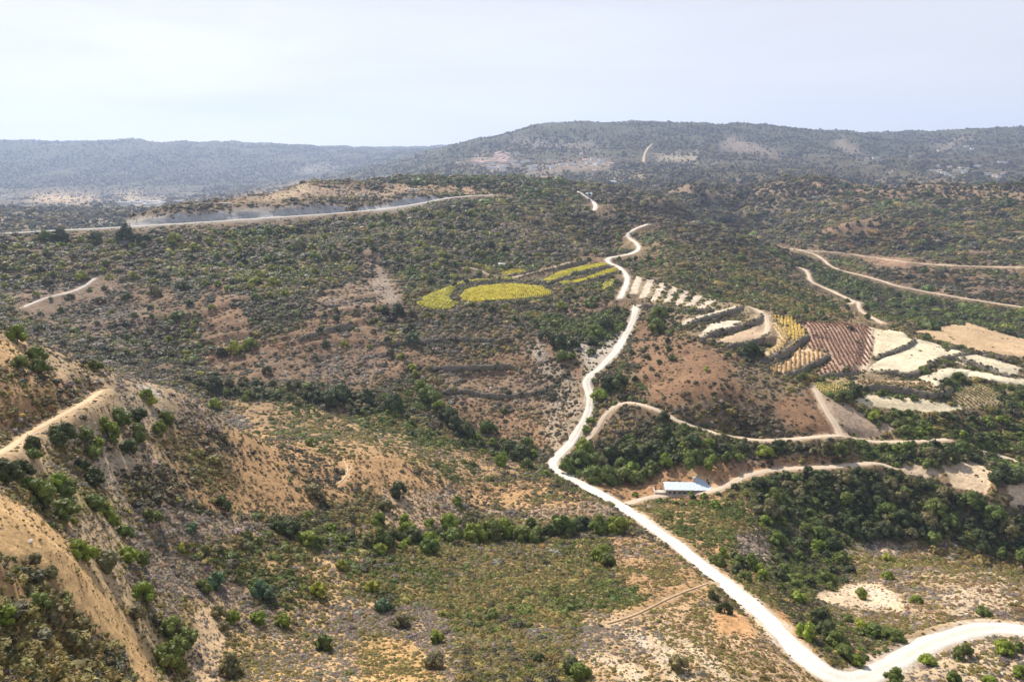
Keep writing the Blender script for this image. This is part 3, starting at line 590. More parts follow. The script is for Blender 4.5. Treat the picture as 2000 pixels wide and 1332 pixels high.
for nm, pts, w, m, lab in TRACKS:
    q = crest() if nm == 'road' else trace(pts, 5, 8 if w > 3 else 3, 2.0 if w < 10 else 12.0)
    bl = 40.0 if nm == 'road' else 4.5
    roads.append((nm, q, w, m, lab))
    pad = w / 2 + bl + 2
    I = near_idx(q, pad); px, py = X[I], Y[I]
    d, bz, sd = polydist(px, py, q)
    t = np.clip((d - (w / 2 + .6)) / np.where(sd > 0, min(bl, 10), bl), 0, 1); t = t * t * (3 - 2 * t)
    Z[I] = (bz - .12) * (1 - t) + Z[I] * t

# rock cutting above the crest road
def cut_h(u): return np.interp(u, [120, 200, 300, 400, 560, 640, 690, 720, 760, 850, 885], [0, 1.5, 3.0, 4.4, 3.8, 2.4, 0, 1.2, 2.6, 2.4, 0])
cq = [q for nm, q, w, m_, lab in roads if nm == 'road'][0]
CI = near_idx(cq, 95); cdist, _, cside = polydist(X[CI], Y[CI], cq); ch = cut_h(project(X[CI], Y[CI], Z[CI])[0]) * (cside > 0) * np.clip(.8 + .9 * fbm(X[CI], Y[CI], 22, 3, 46), .25, 1.3)
Z[CI] += ch * np.clip((cdist - 6) / 5, 0, 1) * np.exp(-np.clip(cdist - 12, 0, 200) / 28)
# ------------------------------------------------------------------ terrain mesh, split into ground and fields
Uv, Vv = project(X, Y, Z)
wu = fbm(X, Y, 14, 3, 61) * np.clip(1500 / RR, 1.5, 10); wv = fbm(X, Y, 14, 3, 67) * np.clip(1000 / RR, 1.0, 7)
C = sample(Uv + wu, Vv + wv, G)
fl = FM[np.clip(((Vv - V0) / GS).astype(int), 0, GH - 1), np.clip(((Uv - U0) / GS).astype(int), 0, GW - 1)]
fl[(Uv < U0) | (Uv > U0 + GW * GS) | (Vv > 1332)] = 0
# visibility from the photograph's position
ang = (Z - CAMZ) / RR
vis = ang >= np.maximum.accumulate(ang, axis=1) - .004
fl[~vis] = 0
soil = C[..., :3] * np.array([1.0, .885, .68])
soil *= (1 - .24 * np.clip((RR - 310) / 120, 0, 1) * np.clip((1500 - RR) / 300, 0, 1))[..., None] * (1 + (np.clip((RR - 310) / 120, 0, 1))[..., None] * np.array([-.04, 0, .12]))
soil *= (1 + .16 * fbm(X, Y, 30, 4, 71))[..., None]
rock = C[..., 10] * np.clip(.8 + .6 * fbm(X, Y, 12, 3, 75), 0, 1.5)
cover = C[..., 3].copy()
# steep banks of rock and bare earth
gz = np.abs(np.gradient(Z, axis=1) / np.gradient(RR, axis=1))
rock = rock + np.clip((gz - .75) * .5, 0, .25) * (RR < 1100)
for k, f in enumerate(FIELDS):
    m = fl == k + 1
    soil[m] = np.array(f[1]) * (1 + .10 * fbm(X[m], Y[m], 12, 3, 80))[:, None]
    cover[m] = .012; rock[m] = 0.0
for nm, q, w, m_, lab in roads:
    I = near_idx(q, w / 2 + 4); d, _, _ = polydist(X[I], Y[I], q)
    jit = fbm(X[I], Y[I], 5, 3, 90)
    t = np.clip((w / 2 + 1.4 + jit * 1.6 - d) / 1.2, 0, 1) * .8
    clr = np.where(d > 0, np.clip((d - w / 2) / (w * 1.2 + 1), .0, 1), 0); rc = {'white_track': (.52, .43, .33), 'beige_track': (.46, .34, .23), 'ochre_path': (.50, .35, .2), 'pale_road': (.34, .30, .25), 'pale_stone': (.4, .34, .28)}[m_.name]
    soil[I] = soil[I] * (1 - t[:, None]) + np.array(rc) * t[:, None]
    cover[I] = np.where(d < w / 2 + .3, 0, cover[I] * np.clip((d - w / 2) / 2.5, .15, 1)); fl[I] = np.where(d < w / 2 + .5, 0, fl[I])
shy = np.where((RR > 620) & (RR < 1250) & (cover < .6), .5, 1.0)                       # scrub stays low where a track is seen at a flat angle
for nm, q, w, m_, lab in roads:
    if np.hypot(q[:, 0], q[:, 1]).mean() < 430: continue
    I = near_idx(q, 40); d, _, sd = polydist(X[I], Y[I], q)
    shy[I] = np.minimum(shy[I], np.where(sd < 0, np.clip((d - w / 2) / 34, .12, 1), np.clip((d - w / 2) / 6, .2, 1)))
cm = (ch > .5) & (cdist > 5.5) & (cdist < 12.5)
sub = soil[CI]; sub[cm] = np.array((.36, .345, .325)) * (1 + .22 * fbm(X[CI][cm], Y[CI][cm], 6, 3, 44))[:, None]; soil[CI] = sub
sub = cover[CI]; sub[cm] = .03; cover[CI] = sub
idx = np.arange(NA * NR).reshape(NA, NR)
Q = np.stack([idx[:-1, :-1], idx[1:, :-1], idx[1:, 1:], idx[:-1, 1:]], -1).reshape(-1, 4)[:, ::1]
qf = fl[:-1, :-1].ravel()
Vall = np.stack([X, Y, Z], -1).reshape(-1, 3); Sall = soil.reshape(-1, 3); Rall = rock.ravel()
def sheet(name, quads):
    used, inv = np.unique(quads.ravel(), return_inverse=True)
    me = bpy.data.meshes.new(name)
    nv, nf = len(used), len(quads)
    me.vertices.add(nv); me.vertices.foreach_set('co', Vall[used].astype(np.float32).ravel())
    me.loops.add(nf * 4); me.loops.foreach_set('vertex_index', inv.astype(np.int32).ravel())
    me.polygons.add(nf); me.polygons.foreach_set('loop_start', np.arange(0, nf * 4, 4, dtype=np.int32))
    me.polygons.foreach_set('use_smooth', np.ones(nf, bool))
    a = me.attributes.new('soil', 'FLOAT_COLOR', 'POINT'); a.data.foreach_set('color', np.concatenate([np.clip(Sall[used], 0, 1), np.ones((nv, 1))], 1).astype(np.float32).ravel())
    a = me.attributes.new('rock', 'FLOAT', 'POINT'); a.data.foreach_set('value', Rall[used].astype(np.float32))
    me.materials.append(M_ground); me.update(calc_edges=True); me.validate()
    o = new_obj(name, me); o['kind'] = 'structure'; return o
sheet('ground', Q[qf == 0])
for k in range(len(FIELDS)):
    if (qf == k + 1).sum() > 3: sheet('field', Q[qf == k + 1])

# ------------------------------------------------------------------ road ribbons
for nm, q, w, m, lab in roads:
    nseg = 9; V = []; n_ = len(q)
    T = np.gradient(q[:, :2], axis=0); T /= np.linalg.norm(T, axis=1)[:, None] + 1e-9
    N = np.stack([-T[:, 1], T[:, 0]], 1)
    s = np.arange(n_) * 2.0
    wl = w / 2 * (1 + .22 * vnoise(s / 9, s * 0 + 3.1, 5) + .10 * vnoise(s / 2.5, s * 0, 6)); wr = w / 2 * (1 + .22 * vnoise(s / 9, s * 0 + 8.7, 7) + .10 * vnoise(s / 2.5, s * 0 + 4, 8))
    for k in range(nseg):
        f = k / (nseg - 1) * 2 - 1
        off = np.where(f < 0, f * wl, f * wr)
        crown = .16 - .07 * abs(f) ** 2 - (.30 if abs(f) == 1 else 0) - .06 * (abs(abs(f) - .5) < .1)
        V.append(np.stack([q[:, 0] + N[:, 0] * off, q[:, 1] + N[:, 1] * off, q[:, 2] + crown * (1 if w < 10 else 6)], 1))
    V = np.stack(V, 1).reshape(-1, 3)
    Fc = [(i * nseg + k, (i + 1) * nseg + k, (i + 1) * nseg + k + 1, i * nseg + k + 1) for i in range(n_ - 1) for k in range(nseg - 1)]
    me = mesh(nm, V, Fc, m, True); at_ = me.attributes.new('across', 'FLOAT', 'POINT'); at_.data.foreach_set('value', np.tile(np.linspace(0, 1, nseg), n_).astype(np.float32))
    o = new_obj(nm, me); o['kind'] = 'structure'

# ------------------------------------------------------------------ terrace walls
def wall_mesh(name, q, h, mat):
    T = np.gradient(q[:, :2], axis=0); T /= np.linalg.norm(T, axis=1)[:, None] + 1e-9
    N = np.stack([-T[:, 1], T[:, 0]], 1)
    sgn = np.sign((N * q[:, :2]).sum(1)); N *= sgn[:, None]           # N points away from the camera
    V = []; n_ = len(q)
    lo_ = height(q[:, 0] - N[:, 0] * 2.2, q[:, 1] - N[:, 1] * 2.2); hi_ = height(q[:, 0] + N[:, 0] * 2.6, q[:, 1] + N[:, 1] * 2.6)
    hi_ = np.maximum(hi_, lo_ + .8)
    k = np.minimum(np.arange(n_), np.arange(n_)[::-1]) / 5.0; tap = np.clip(k, .1, 1)
    ragged = rng.uniform(-.35, .45, n_)
    for off, f, j in ((-1.9, -.15, .5), (-1.35, .35, .5), (-.95, .75, .35), (-.35, 1.0, .3), (.5, 1.02, .3), (2.0, .8, .2)):
        oo = off + rng.uniform(-j, j, n_) * .6
        zz = lo_ + (hi_ - lo_) * f * (tap if f > 0 else 1) + (ragged * (f > .7)) + rng.uniform(-.15, .15, n_)
        V.append(np.stack([q[:, 0] + N[:, 0] * oo, q[:, 1] + N[:, 1] * oo, zz - .05], 1))
    V = np.stack(V, 1).reshape(-1, 3); c = 6
    Fc = [(i * c + a, (i + 1) * c + a, (i + 1) * c + a + 1, i * c + a + 1) for i in range(n_ - 1) for a in range(c - 1)]
    return mesh(name, V, Fc, mat)
for q, h, lab in banks:
    tag(new_obj('terrace_wall', wall_mesh('terrace_wall', q, h, M_wall)), lab, 'wall', 'terrace walls and banks')

# ------------------------------------------------------------------ plant prototypes
def ico(sub):
    t = (1 + 5 ** .5) / 2
    v = [(-1, t, 0), (1, t, 0), (-1, -t, 0), (1, -t, 0), (0, -1, t), (0, 1, t), (0, -1, -t), (0, 1, -t), (t, 0, -1), (t, 0, 1), (-t, 0, -1), (-t, 0, 1)]
    f = [(0,11,5),(0,5,1),(0,1,7),(0,7,10),(0,10,11),(1,5,9),(5,11,4),(11,10,2),(10,7,6),(7,1,8),(3,9,4),(3,4,2),(3,2,6),(3,6,8),(3,8,9),(4,9,5),(2,4,11),(6,2,10),(8,6,7),(9,8,1)]
    v = [np.array(p) / np.linalg.norm(p) for p in v]
    for _ in range(sub):
        c = {}; nf = []
        def mid(a, b):
            k = (min(a, b), max(a, b))
            if k not in c: p = v[a] + v[b]; v.append(p / np.linalg.norm(p)); c[k] = len(v) - 1
            return c[k]
        for a, b, d in f:
            x, y, z = mid(a, b), mid(b, d), mid(d, a); nf += [(a, x, z), (x, b, y), (z, y, d), (x, y, z)]
        f = nf
    return np.array(v), f
ICO0, ICO1 = ico(0), ico(1)
def leaf_quads(V, Fc, pts, nrm, size, r_):
    for p, nn in zip(pts, nrm):
        a = np.cross(nn, r_.normal(size=3)); a /= np.linalg.norm(a) + 1e-9
        b = np.cross(nn, a) + nn * r_.uniform(-.7, .9); b /= np.linalg.norm(b) + 1e-9
        s = size * r_.uniform(.6, 1.3); k = len(V)
        V += [p - a * s * .5, p + b * s * .4 - a * s * .1, p + a * s * .5, p + b * s * 1.1 + a * s * .1]
        Fc.append((k, k + 2, k + 3, k + 1))
def crown_proto(seed, lobes, leaves, sub=1, flat=.8, spread=.34, lsize=.075):
    r_ = np.random.default_rng(seed); V = []; Fc = []; base, bf = ICO1 if sub else ICO0
    cs = []
    for i in range(lobes):
        a = r_.uniform(0, 2 * math.pi) if i else 0; rad = spread * math.sqrt(r_.uniform(.05, 1)) if i else 0
        h = flat * (.30 + .42 * (1 - (rad / spread) ** 2) * r_.uniform(.5, 1.0))
        s = r_.uniform(.10, .21) * (1.15 if i == 0 else 1)
        cs.append((np.array([rad * math.cos(a), rad * math.sin(a) * .92, h]), s))
        # a lower lobe so that the crown reaches the ground on the outside
        if i % 2: cs.append((np.array([rad * 1.15 * math.cos(a + .3), rad * 1.15 * math.sin(a + .3), flat * r_.uniform(.12, .26)]), s * .9))
    for c, s in cs:
        k = len(V); d = r_.uniform(.72, 1.2, len(base))
        for p, dd in zip(base, d): V.append(c + p * s * dd * np.array([1, 1, .85]))
        Fc += [(a + k, b + k, e + k) for a, b, e in bf]
    per = leaves // len(cs)
    for c, s in cs:
        nn = r_.normal(size=(per, 3)); nn[:, 2] = np.abs(nn[:, 2]) * 1.0 - .25; nn /= np.linalg.norm(nn, axis=1)[:, None]
        leaf_quads(V, Fc, [c + n_ * s * r_.uniform(.85, 1.22) for n_ in nn], nn, lsize, r_)
    return V, Fc
def scrub_proto(seed, quads=46, open_=False):
    r_ = np.random.default_rng(seed); V = []; Fc = []
    base, bf = ICO1 if not open_ else ICO0
    for c, s in [((0, 0, .12), .36), ((.22, .1, .1), .24), ((-.18, -.16, .08), .26), ((.02, -.24, .1), .2)][:4 if not open_ else 2]:
        k = len(V); d = r_.uniform(.6, 1.2, len(base))
        for p, dd in zip(base, d): V.append(np.array(c) + p * s * dd * np.array([1, 1, 1.0]))
        Fc += [(a + k, b + k, e + k) for a, b, e in bf]
    nn = r_.normal(size=(quads, 3)); nn[:, 2] = np.abs(nn[:, 2]) + .1; nn /= np.linalg.norm(nn, axis=1)[:, None]
    leaf_quads(V, Fc, [n_ * np.array([.46, .46, .42]) * r_.uniform(.75, 1.1) + np.array([0, 0, .08]) for n_ in nn], nn, .16, r_)
    return V, Fc
def proto_collection(name, meshes):
    c = bpy.data.collections.new(name)
    for i, me in enumerate(meshes):
        c.objects.link(bpy.data.objects.new("%s_%02d" % (name, i), me))
    return c
scrub_meshes = [mesh('scrub_bush', *scrub_proto(100 + i, 46 + 6 * i, i == 4), M_scrub) for i in range(5)]
far_meshes = [mesh('far_bush', *crown_proto(200 + i, 6, 60, 0, .8, .3, .16), M_scrub) for i in range(3)]
tree_stuff_meshes = [mesh('wood_crown', *crown_proto(300 + i, 9, 260, 1), M_scrub) for i in range(4)]
def stone(seed):
    r_ = np.random.default_rng(seed); v, f = ICO0; sc_ = np.array([1, r_.uniform(.6, .9), r_.uniform(.4, .7)])
    return [p * sc_ * r_.uniform(.7, 1.15) * .5 for p in v], f
stone_meshes = [mesh('rubble_stone', *stone(i), M_stone) for i in range(4)]

def scatter(name, pts, scl, rot, vi, tint, collection):
    me = bpy.data.meshes.new(name); n_ = len(pts)
    me.vertices.add(n_); me.vertices.foreach_set('co', pts.astype(np.float32).ravel())
    a = me.attributes.new('sc', 'FLOAT_VECTOR', 'POINT'); a.data.foreach_set('vector', scl.astype(np.float32).ravel())
    a = me.attributes.new('rt', 'FLOAT_VECTOR', 'POINT'); a.data.foreach_set('vector', rot.astype(np.float32).ravel())
    a = me.attributes.new('vi', 'INT', 'POINT'); a.data.foreach_set('value', vi.astype(np.int32))
    if tint is not None:
        a = me.attributes.new('tint', 'FLOAT_COLOR', 'POINT'); a.data.foreach_set('color', np.concatenate([tint, np.ones((n_, 1))], 1).astype(np.float32).ravel())
    me.update()
    o = new_obj(name, me); o['kind'] = 'stuff'
    g = bpy.data.node_groups.new(name, 'GeometryNodeTree')
    g.interface.new_socket('Geometry', in_out='INPUT', socket_type='NodeSocketGeometry'); g.interface.new_socket('Geometry', in_out='OUTPUT', socket_type='NodeSocketGeometry')
    N = g.nodes.new; L = g.links.new
    gi, go, ip, ci = N('NodeGroupInput'), N('NodeGroupOutput'), N('GeometryNodeInstanceOnPoints'), N('GeometryNodeCollectionInfo')
    ci.inputs['Collection'].default_value = collection; ci.inputs['Separate Children'].default_value = True; ci.inputs['Reset Children'].default_value = True
    ip.inputs['Pick Instance'].default_value = True
    def na(nm, ty):
        x = N('GeometryNodeInputNamedAttribute'); x.data_type = ty; x.inputs['Name'].default_value = nm; return next(s for s in x.outputs if s.enabled and s.name == 'Attribute')
    L(gi.outputs[0], ip.inputs['Points']); L(ci.outputs[0], ip.inputs['Instance'])
    L(na('vi', 'INT'), ip.inputs['Instance Index']); L(na('sc', 'FLOAT_VECTOR'), ip.inputs['Scale'])
    er = N('FunctionNodeEulerToRotation'); L(na('rt', 'FLOAT_VECTOR'), er.inputs[0]); L(er.outputs[0], ip.inputs['Rotation'])
    L(ip.outputs[0], go.inputs[0])
    md = o.modifiers.new('scatter', 'NODES'); md.node_group = g
    return o

# places of the far villages' houses
C5 = "280,270 310,265 340,280 380,270 410,260 500,180 530,160 560,190 590,210 610,180 550,230 600,240 520,260 560,270 430,325 460,320 480,330 540,310 570,320 560,350 590,300 640,250 690,255 720,290 740,300 800,260 830,250 850,310 900,320 920,300 850,365 900,355 930,90 1080,240 1090,310 1100,330 1200,290 1300,295 1350,295 1460,250 1490,270 1550,230 1580,285 1610,260 1640,240 1600,290 1740,290 1560,365 720,170 1420,180 80,280 500,215 535,245 575,255 480,240 510,200 545,200 470,265 445,285 600,265 620,225".split()
C6 = "290,400 390,385 770,365 1080,300 1380,260 1440,285 1060,475 1190,490 1320,490 1250,525 1300,525 1380,510 1460,470 1510,470 1740,425 1790,430 560,545 1680,580 1720,590 1770,555 1350,540 1600,560 1020,520 1120,545 1160,560 1080,530 1220,580".split()
VUV = [(880 + .18 * float(t.split(',')[0]), 270 + .18 * float(t.split(',')[1])) for t in C5] + [(1640 + .18 * float(t.split(',')[0]), 240 + .18 * float(t.split(',')[1])) for t in C6]
VUV += [(248,400),(258,397),(270,399),(281,396),(296,397),(310,397),(318,399),(236,399),(303,401),(288,402),(350,396),(20,388),(8,386)]
# ------------------------------------------------------------------ low scrub over the hills
dr = np.exp(lr[1:]) - np.exp(lr[:-1]); da = az[1:] - az[:-1]
rm = np.exp((lr[1:] + lr[:-1]) / 2)
Ac = da[:, None] * (rm * dr)[None, :]
c4 = lambda a: (a[:-1, :-1] + a[1:, :-1] + a[1:, 1:] + a[:-1, 1:]) / 4
cov = c4(cover); rk_ = c4(rock)
visc = vis[:-1, :-1] | vis[1:, 1:]
seen = visc & (np.abs(Uv[:-1, :-1] - 1000) < 1120) & (Vv[:-1, :-1] < 1420)
wf = np.where(seen, 1.0, .25)
sz = np.clip(rm * .0041, .50, 14)[None, :] * np.ones_like(Ac)
clump = fbm(X[:-1, :-1] / np.clip(RR[:-1, :-1] / 150, 1, 8), Y[:-1, :-1] / np.clip(RR[:-1, :-1] / 150, 1, 8), 7.0, 3, 123)
farmod = np.clip((RR[:-1, :-1] - 1200) / 500, 0, 1); big = fbm(X[:-1, :-1], Y[:-1, :-1], 260, 4, 333)
cov = cov * (1 - farmod * np.clip(.22 - big * 1.2, 0, .7))
lo_c = np.clip((cov - .06) / .25, 0, 1); cov = cov + .05 * lo_c * (1 - cov)
# scrub gathers in hollows and below ledges and thins on the knolls
zb_ = Z[..., None]
def boxa(a, k, ax):
    w_ = np.cumsum(np.pad(a, [(k + 1, k) if i == ax else (0, 0) for i in range(2)], mode='edge'), axis=ax)
    return (np.take(w_, range(2 * k + 1, w_.shape[ax]), axis=ax) - np.take(w_, range(0, w_.shape[ax] - 2 * k - 1), axis=ax)) / (2 * k + 1)
rel = Z - boxa(boxa(Z, 12, 0), 9, 1)
relc = rel[:-1, :-1] / np.clip(RR[:-1, :-1] / 300, .6, 12)
cov = cov * (1 - lo_c * (1 - np.clip(1 - relc * .9, .6, 1.6))); cov = np.clip(cov, 0, 1)
cc = np.clip(cov * 1.05 + lo_c * clump * .6 * (1 - np.abs(cov - .5) * 1.2), cov * .45, 1)
cc = np.where(cov < .02, cov, cc)
cc = np.clip(cc * (1 + .25 * farmod), 0, 1)
lam = Ac / sz ** 2 * cc * wf * 1.6
lam[(RR[:-1, :-1] > 9000) | (RR[:-1, :-1] < 45)] = 0
lam[RR[:-1, :-1] > 1300] *= .75
cnt = rng.poisson(lam)
ci_, ri_ = np.nonzero(cnt); rep = cnt[ci_, ri_]; ci_ = np.repeat(ci_, rep); ri_ = np.repeat(ri_, rep)
fa_ = rng.random(len(ci_)); fr_ = rng.random(len(ci_))
A_ = az[ci_] + fa_ * (az[ci_ + 1] - az[ci_]); r_s = np.exp(lr[ri_] + fr_ * (lr[ri_ + 1] - lr[ri_]))
px, py = r_s * np.sin(A_), r_s * np.cos(A_)
pz = (Z[ci_, ri_] * (1 - fa_) + Z[ci_ + 1, ri_] * fa_) * (1 - fr_) + (Z[ci_, ri_ + 1] * (1 - fa_) + Z[ci_ + 1, ri_ + 1] * fa_) * fr_
palw = C[ci_, ri_, 4:10] ** 1.0
patch = np.stack([fbm(px, py, 22, 3, 200 + k) for k in range(6)], 1)       # neighbours tend to be of one kind
score = palw * np.exp(patch * 3.2) + 1e-6
cum = np.cumsum(score / score.sum(1)[:, None], 1)
kk = np.minimum((rng.random(len(px))[:, None] > cum).sum(1), 5)
s = np.minimum(sz[ci_, ri_], 6.5) * shy[ci_, ri_] * np.exp(rng.normal(0, .42, len(px))) * np.array([1.2, 1.25, 1.1, 1.3, .8, 1.2])[kk] * np.clip(.65 + .6 * cov[ci_, ri_], .6, 1.2) * (1 + .9 * np.clip((palw[:, 0] + palw[:, 1] + palw[:, 3] - .45) * 2, 0, 1) * np.clip((cov[ci_, ri_] - .8) * 8, 0, 1) * np.clip(1.7 - r_s / 130, 0, 1))
tint = PALC[kk] * np.exp(rng.normal(0, .20, (len(px), 1))) * np.exp(rng.normal(0, .07, (len(px), 3)))
far = r_s > 1400
tint[far] = tint[far] * .95
hfac = np.where(far, .75, np.array([.66, .62, .55, .8, .6, .8])[kk])
scl = np.stack([s * rng.uniform(.85, 1.2, len(s)), s * rng.uniform(.85, 1.2, len(s)), s * hfac * rng.uniform(.8, 1.25, len(s))], 1)
rot = np.stack([rng.normal(0, .08, len(s)), rng.normal(0, .08, len(s)), rng.uniform(0, 6.28, len(s))], 1)
pts = np.stack([px, py, pz - s * .06], 1)
uvp = project(px, py, pz); kill = np.zeros(len(px), bool)                  # village streets are open ground
for hu, hv in VUV: kill |= (np.abs(uvp[0] - hu) < 6) & (uvp[1] > hv - 2.5) & (uvp[1] < hv + 5) & far
far = far & ~kill
near_c = proto_collection('scrub', scrub_meshes); far_c = proto_collection('farscrub', far_meshes)
nf_ = r_s <= 1400
vi = rng.integers(0, 4, len(s)); vi = np.where((kk == 4) | (kk == 2), np.where(rng.random(len(s)) < .5, 4, vi), vi)
scatter('scrub', pts[nf_], scl[nf_], rot[nf_], vi[nf_], tint[nf_], near_c)
scatter('distant_woodland', pts[far], scl[far], rot[far], rng.integers(0, 3, far.sum()), tint[far], far_c)
print('scrub', nf_.sum(), 'far', far.sum())

# scrub growing along the terrace walls
bp_, bs_, bt_ = [], [], []
for q, h, lab in banks:
    dq = np.linalg.norm(q[:, :2].mean(0)); m = int(len(q) * 1.6 * 2.4)
    t_ = rng.random(m) * (len(q) - 1); i_ = t_.astype(int); f_ = t_ - i_
    p = q[i_] * (1 - f_)[:, None] + q[np.minimum(i_ + 1, len(q) - 1)] * f_[:, None]
    dir_ = p[:, :2] / np.linalg.norm(p[:, :2], axis=1)[:, None]; off = rng.choice([-2.3, -1.6, 1.2], m, p=[.35, .35, .30]) + rng.normal(0, .5, m)
    x_, y_ = p[:, 0] + dir_[:, 0] * off, p[:, 1] + dir_[:, 1] * off
    bp_.append(np.stack([x_, y_, height(x_, y_)], 1)); bs_.append(rng.uniform(.6, 2.0, m)); bt_.append(PALC[rng.choice([0, 1, 3, 4], m, p=[.3, .42, .2, .08])] * rng.uniform(.75, 1.3, (m, 1)))
bp_, bs_, bt_ = np.concatenate(bp_), np.concatenate(bs_), np.concatenate(bt_)
scatter('bank_scrub', bp_, np.stack([bs_, bs_, bs_ * .8], 1), np.stack([bs_ * 0, bs_ * 0, rng.uniform(0, 6.28, len(bs_))], 1), rng.integers(0, 4, len(bs_)), bt_, near_c)

# loose limestone on the bare slopes
lam = Ac / np.clip(rm * .0055, .7, 6)[None, :] ** 2 * np.clip(rk_ - .04, 0, 1) * 1.1 * seen
lam[(RR[:-1, :-1] > 900)] = 0
cnt = rng.poisson(np.clip(lam, 0, 50)); a_, b_ = np.nonzero(cnt); rep = cnt[a_, b_]; a_ = np.repeat(a_, rep); b_ = np.repeat(b_, rep)
A_ = az[a_] + rng.random(len(a_)) * (az[a_ + 1] - az[a_]); r_s = np.exp(lr[b_] + rng.random(len(b_)) * (lr[b_ + 1] - lr[b_]))
x_, y_ = r_s * np.sin(A_), r_s * np.cos(A_); s = np.clip(r_s * .0022, .25, 1.5) * np.exp(rng.normal(0, .45, len(x_)))
scatter('limestone_rubble', np.stack([x_, y_, height(x_, y_)], 1), np.stack([s, s, s], 1) * rng.uniform(.8, 1.3, (len(s), 3)), rng.uniform(0, 6.28, (len(s), 3)) * np.array([.1, .1, 1]), rng.integers(0, 4, len(s)), None, proto_collection('rubble', stone_meshes))
print('stones', len(s))

# ------------------------------------------------------------------ trees and large bushes
TONE = {'g': ((.112, .138, .028), 'green'), 'y': ((.23, .24, .028), 'yellow green'), 'd': ((.062, .076, .024), 'dark green'),
        'o': ((.155, .138, .060), 'olive grey'), 'b': ((.085, .130, .060), 'bluish green'), 'f': ((.165, .205, .024), 'fresh green')}
HAND = """35,656,40,f 38,708,35,g 77,719,35,g 74,695,40,g 186,715,25,g 287,771,26,f 297,785,20,y 325,820,32,g 311,838,28,f 420,792,28,f 122,848,52,d 63,870,40,d 66,888,30,g
168,848,36,g 190,866,32,f 182,884,34,g 220,854,28,g 210,835,40,f 236,812,46,g 268,808,40,d 270,846,42,g 252,873,44,d 160,908,30,d 184,930,42,d 14,925,56,d 45,915,42,d 434,983,32,d 607,862,26,g 485,772,28,g
612,958,38,o 434,690,20,d 459,682,30,y 490,670,34,f 522,722,20,d 294,684,14,o 52,945,36,g 77,966,56,g 112,945,44,f 130,963,50,g 122,994,56,g 182,980,44,g 203,995,28,f 220,1012,38,f 245,1040,44,g
297,1008,38,g 145,1017,18,y 375,1029,28,b 150,1070,44,f 168,1084,44,f 210,1096,52,o 250,1082,44,f 275,1090,40,g 357,1068,22,y 280,1160,50,f 266,1197,36,o 395,1142,36,g 423,1134,36,b 505,1148,34,b 520,1158,36,b 545,1028,36,d 566,1032,42,d
598,1050,42,f 620,1058,32,g 623,1152,34,y 427,1194,34,o 455,1204,34,f 504,1204,38,f 553,1211,34,f 329,1275,60,g 364,1240,48,g 332,1222,44,g 345,1258,54,g 330,1300,56,g 10,1200,50,f 73,1180,56,g 66,1092,36,o
101,1117,28,o 105,1204,36,o 143,1254,50,o 633,1257,36,g 452,1302,50,o 437,1222,24,o 779,956,36,d 755,988,30,o 893,977,22,f 795,1032,40,f 806,1044,40,d 769,1050,36,d 839,1054,40,f 877,1022,42,f 881,1042,44,g 926,1040,50,f
958,1036,50,g 986,1033,42,f 1021,1043,42,g 1049,1043,42,g 1073,1036,30,d 1101,1029,46,g 1136,1022,38,d 1168,1026,42,g 1206,1026,46,f 1172,1080,44,f 1186,1094,34,g 727,1145,30,y 751,1180,38,b 667,1103,26,y 786,1212,34,o
853,1243,30,f 849,1288,46,o 1052,1285,22,d 1120,1298,50,d 1134,1308,46,g 863,1197,18,y 1401,1092,34,g 1440,1092,34,g 1454,1124,30,g 1489,1124,28,f 1468,1100,34,g 1660,1113,26,d 1734,1124,24,f 1681,1159,28,f 1790,1170,24,f
1734,1089,22,y 1657,1089,20,y 1821,1052,32,g 1622,1145,24,g 1559,1166,34,f 1573,1232,42,f 1601,1208,46,d 1636,1250,46,g 1615,1232,44,d 1650,1271,38,g 1653,1204,30,g 1681,1217,26,y 1702,1232,44,g 1745,1238,40,g 1812,1290,30,f
1674,1288,28,f 1920,1196,32,g 1881,1272,40,g 1960,1264,38,f 1986,1262,26,g 1745,1322,40,g 1862,1322,30,g 1990,1310,26,f 1933,1327,30,f 1324,1295,40,o 1391,1162,24,d 1415,1187,30,d 667,766,38,d 716,773,36,d 769,787,42,d
807,661,30,b 804,717,22,y 811,731,20,y 821,752,26,f 835,766,36,g 846,777,34,g 860,798,38,f 874,808,40,d 891,829,38,d 785,695,18,y 765,668,14,y 912,840,36,d 954,833,34,g 996,871,40,d 1017,885,46,d 1028,868,36,g 979,900,34,f
1028,906,28,g 751,605,22,d 779,604,22,d 1066,654,28,d 1091,668,38,d 1098,693,32,g 1161,647,32,g 1154,661,28,g 1182,630,28,d 1287,612,38,g 1283,638,34,g 1189,749,40,d 1171,770,34,f 1210,745,34,d 1154,819,20,f 1143,836,18,f
1140,875,36,f 1168,896,42,g 1133,896,36,g 1160,927,50,g 1185,928,46,g 1220,928,48,g 1240,932,36,g 1262,924,30,g 1196,892,46,d 1238,885,46,d 1105,910,34,g 1066,922,20,f 972,710,14,g 986,801,18,g 1464,682,34,d 1480,688,24,d 1802,722,22,g 1654,720,16,o 1566,738,22,g 1648,776,30,g 1670,765,26,d 1706,812,24,y 1846,745,24,d 1870,735,26,g
475,695,12,o 1700,1016,22,d 88,463,24,g 122,464,36,d 186,463,30,d 248,460,36,d 268,466,28,d 222,470,18,y 762,358,11,d 798,340,11,d 1380,720,14,y 1660,640,16,d 1350,965,16,f""".split()
cand = []                                       # u, v, width px, tone, zone
for t_ in HAND:
    u, v, w, c = t_.split(','); cand.append([float(u), float(v), float(w), c, 'hand'])
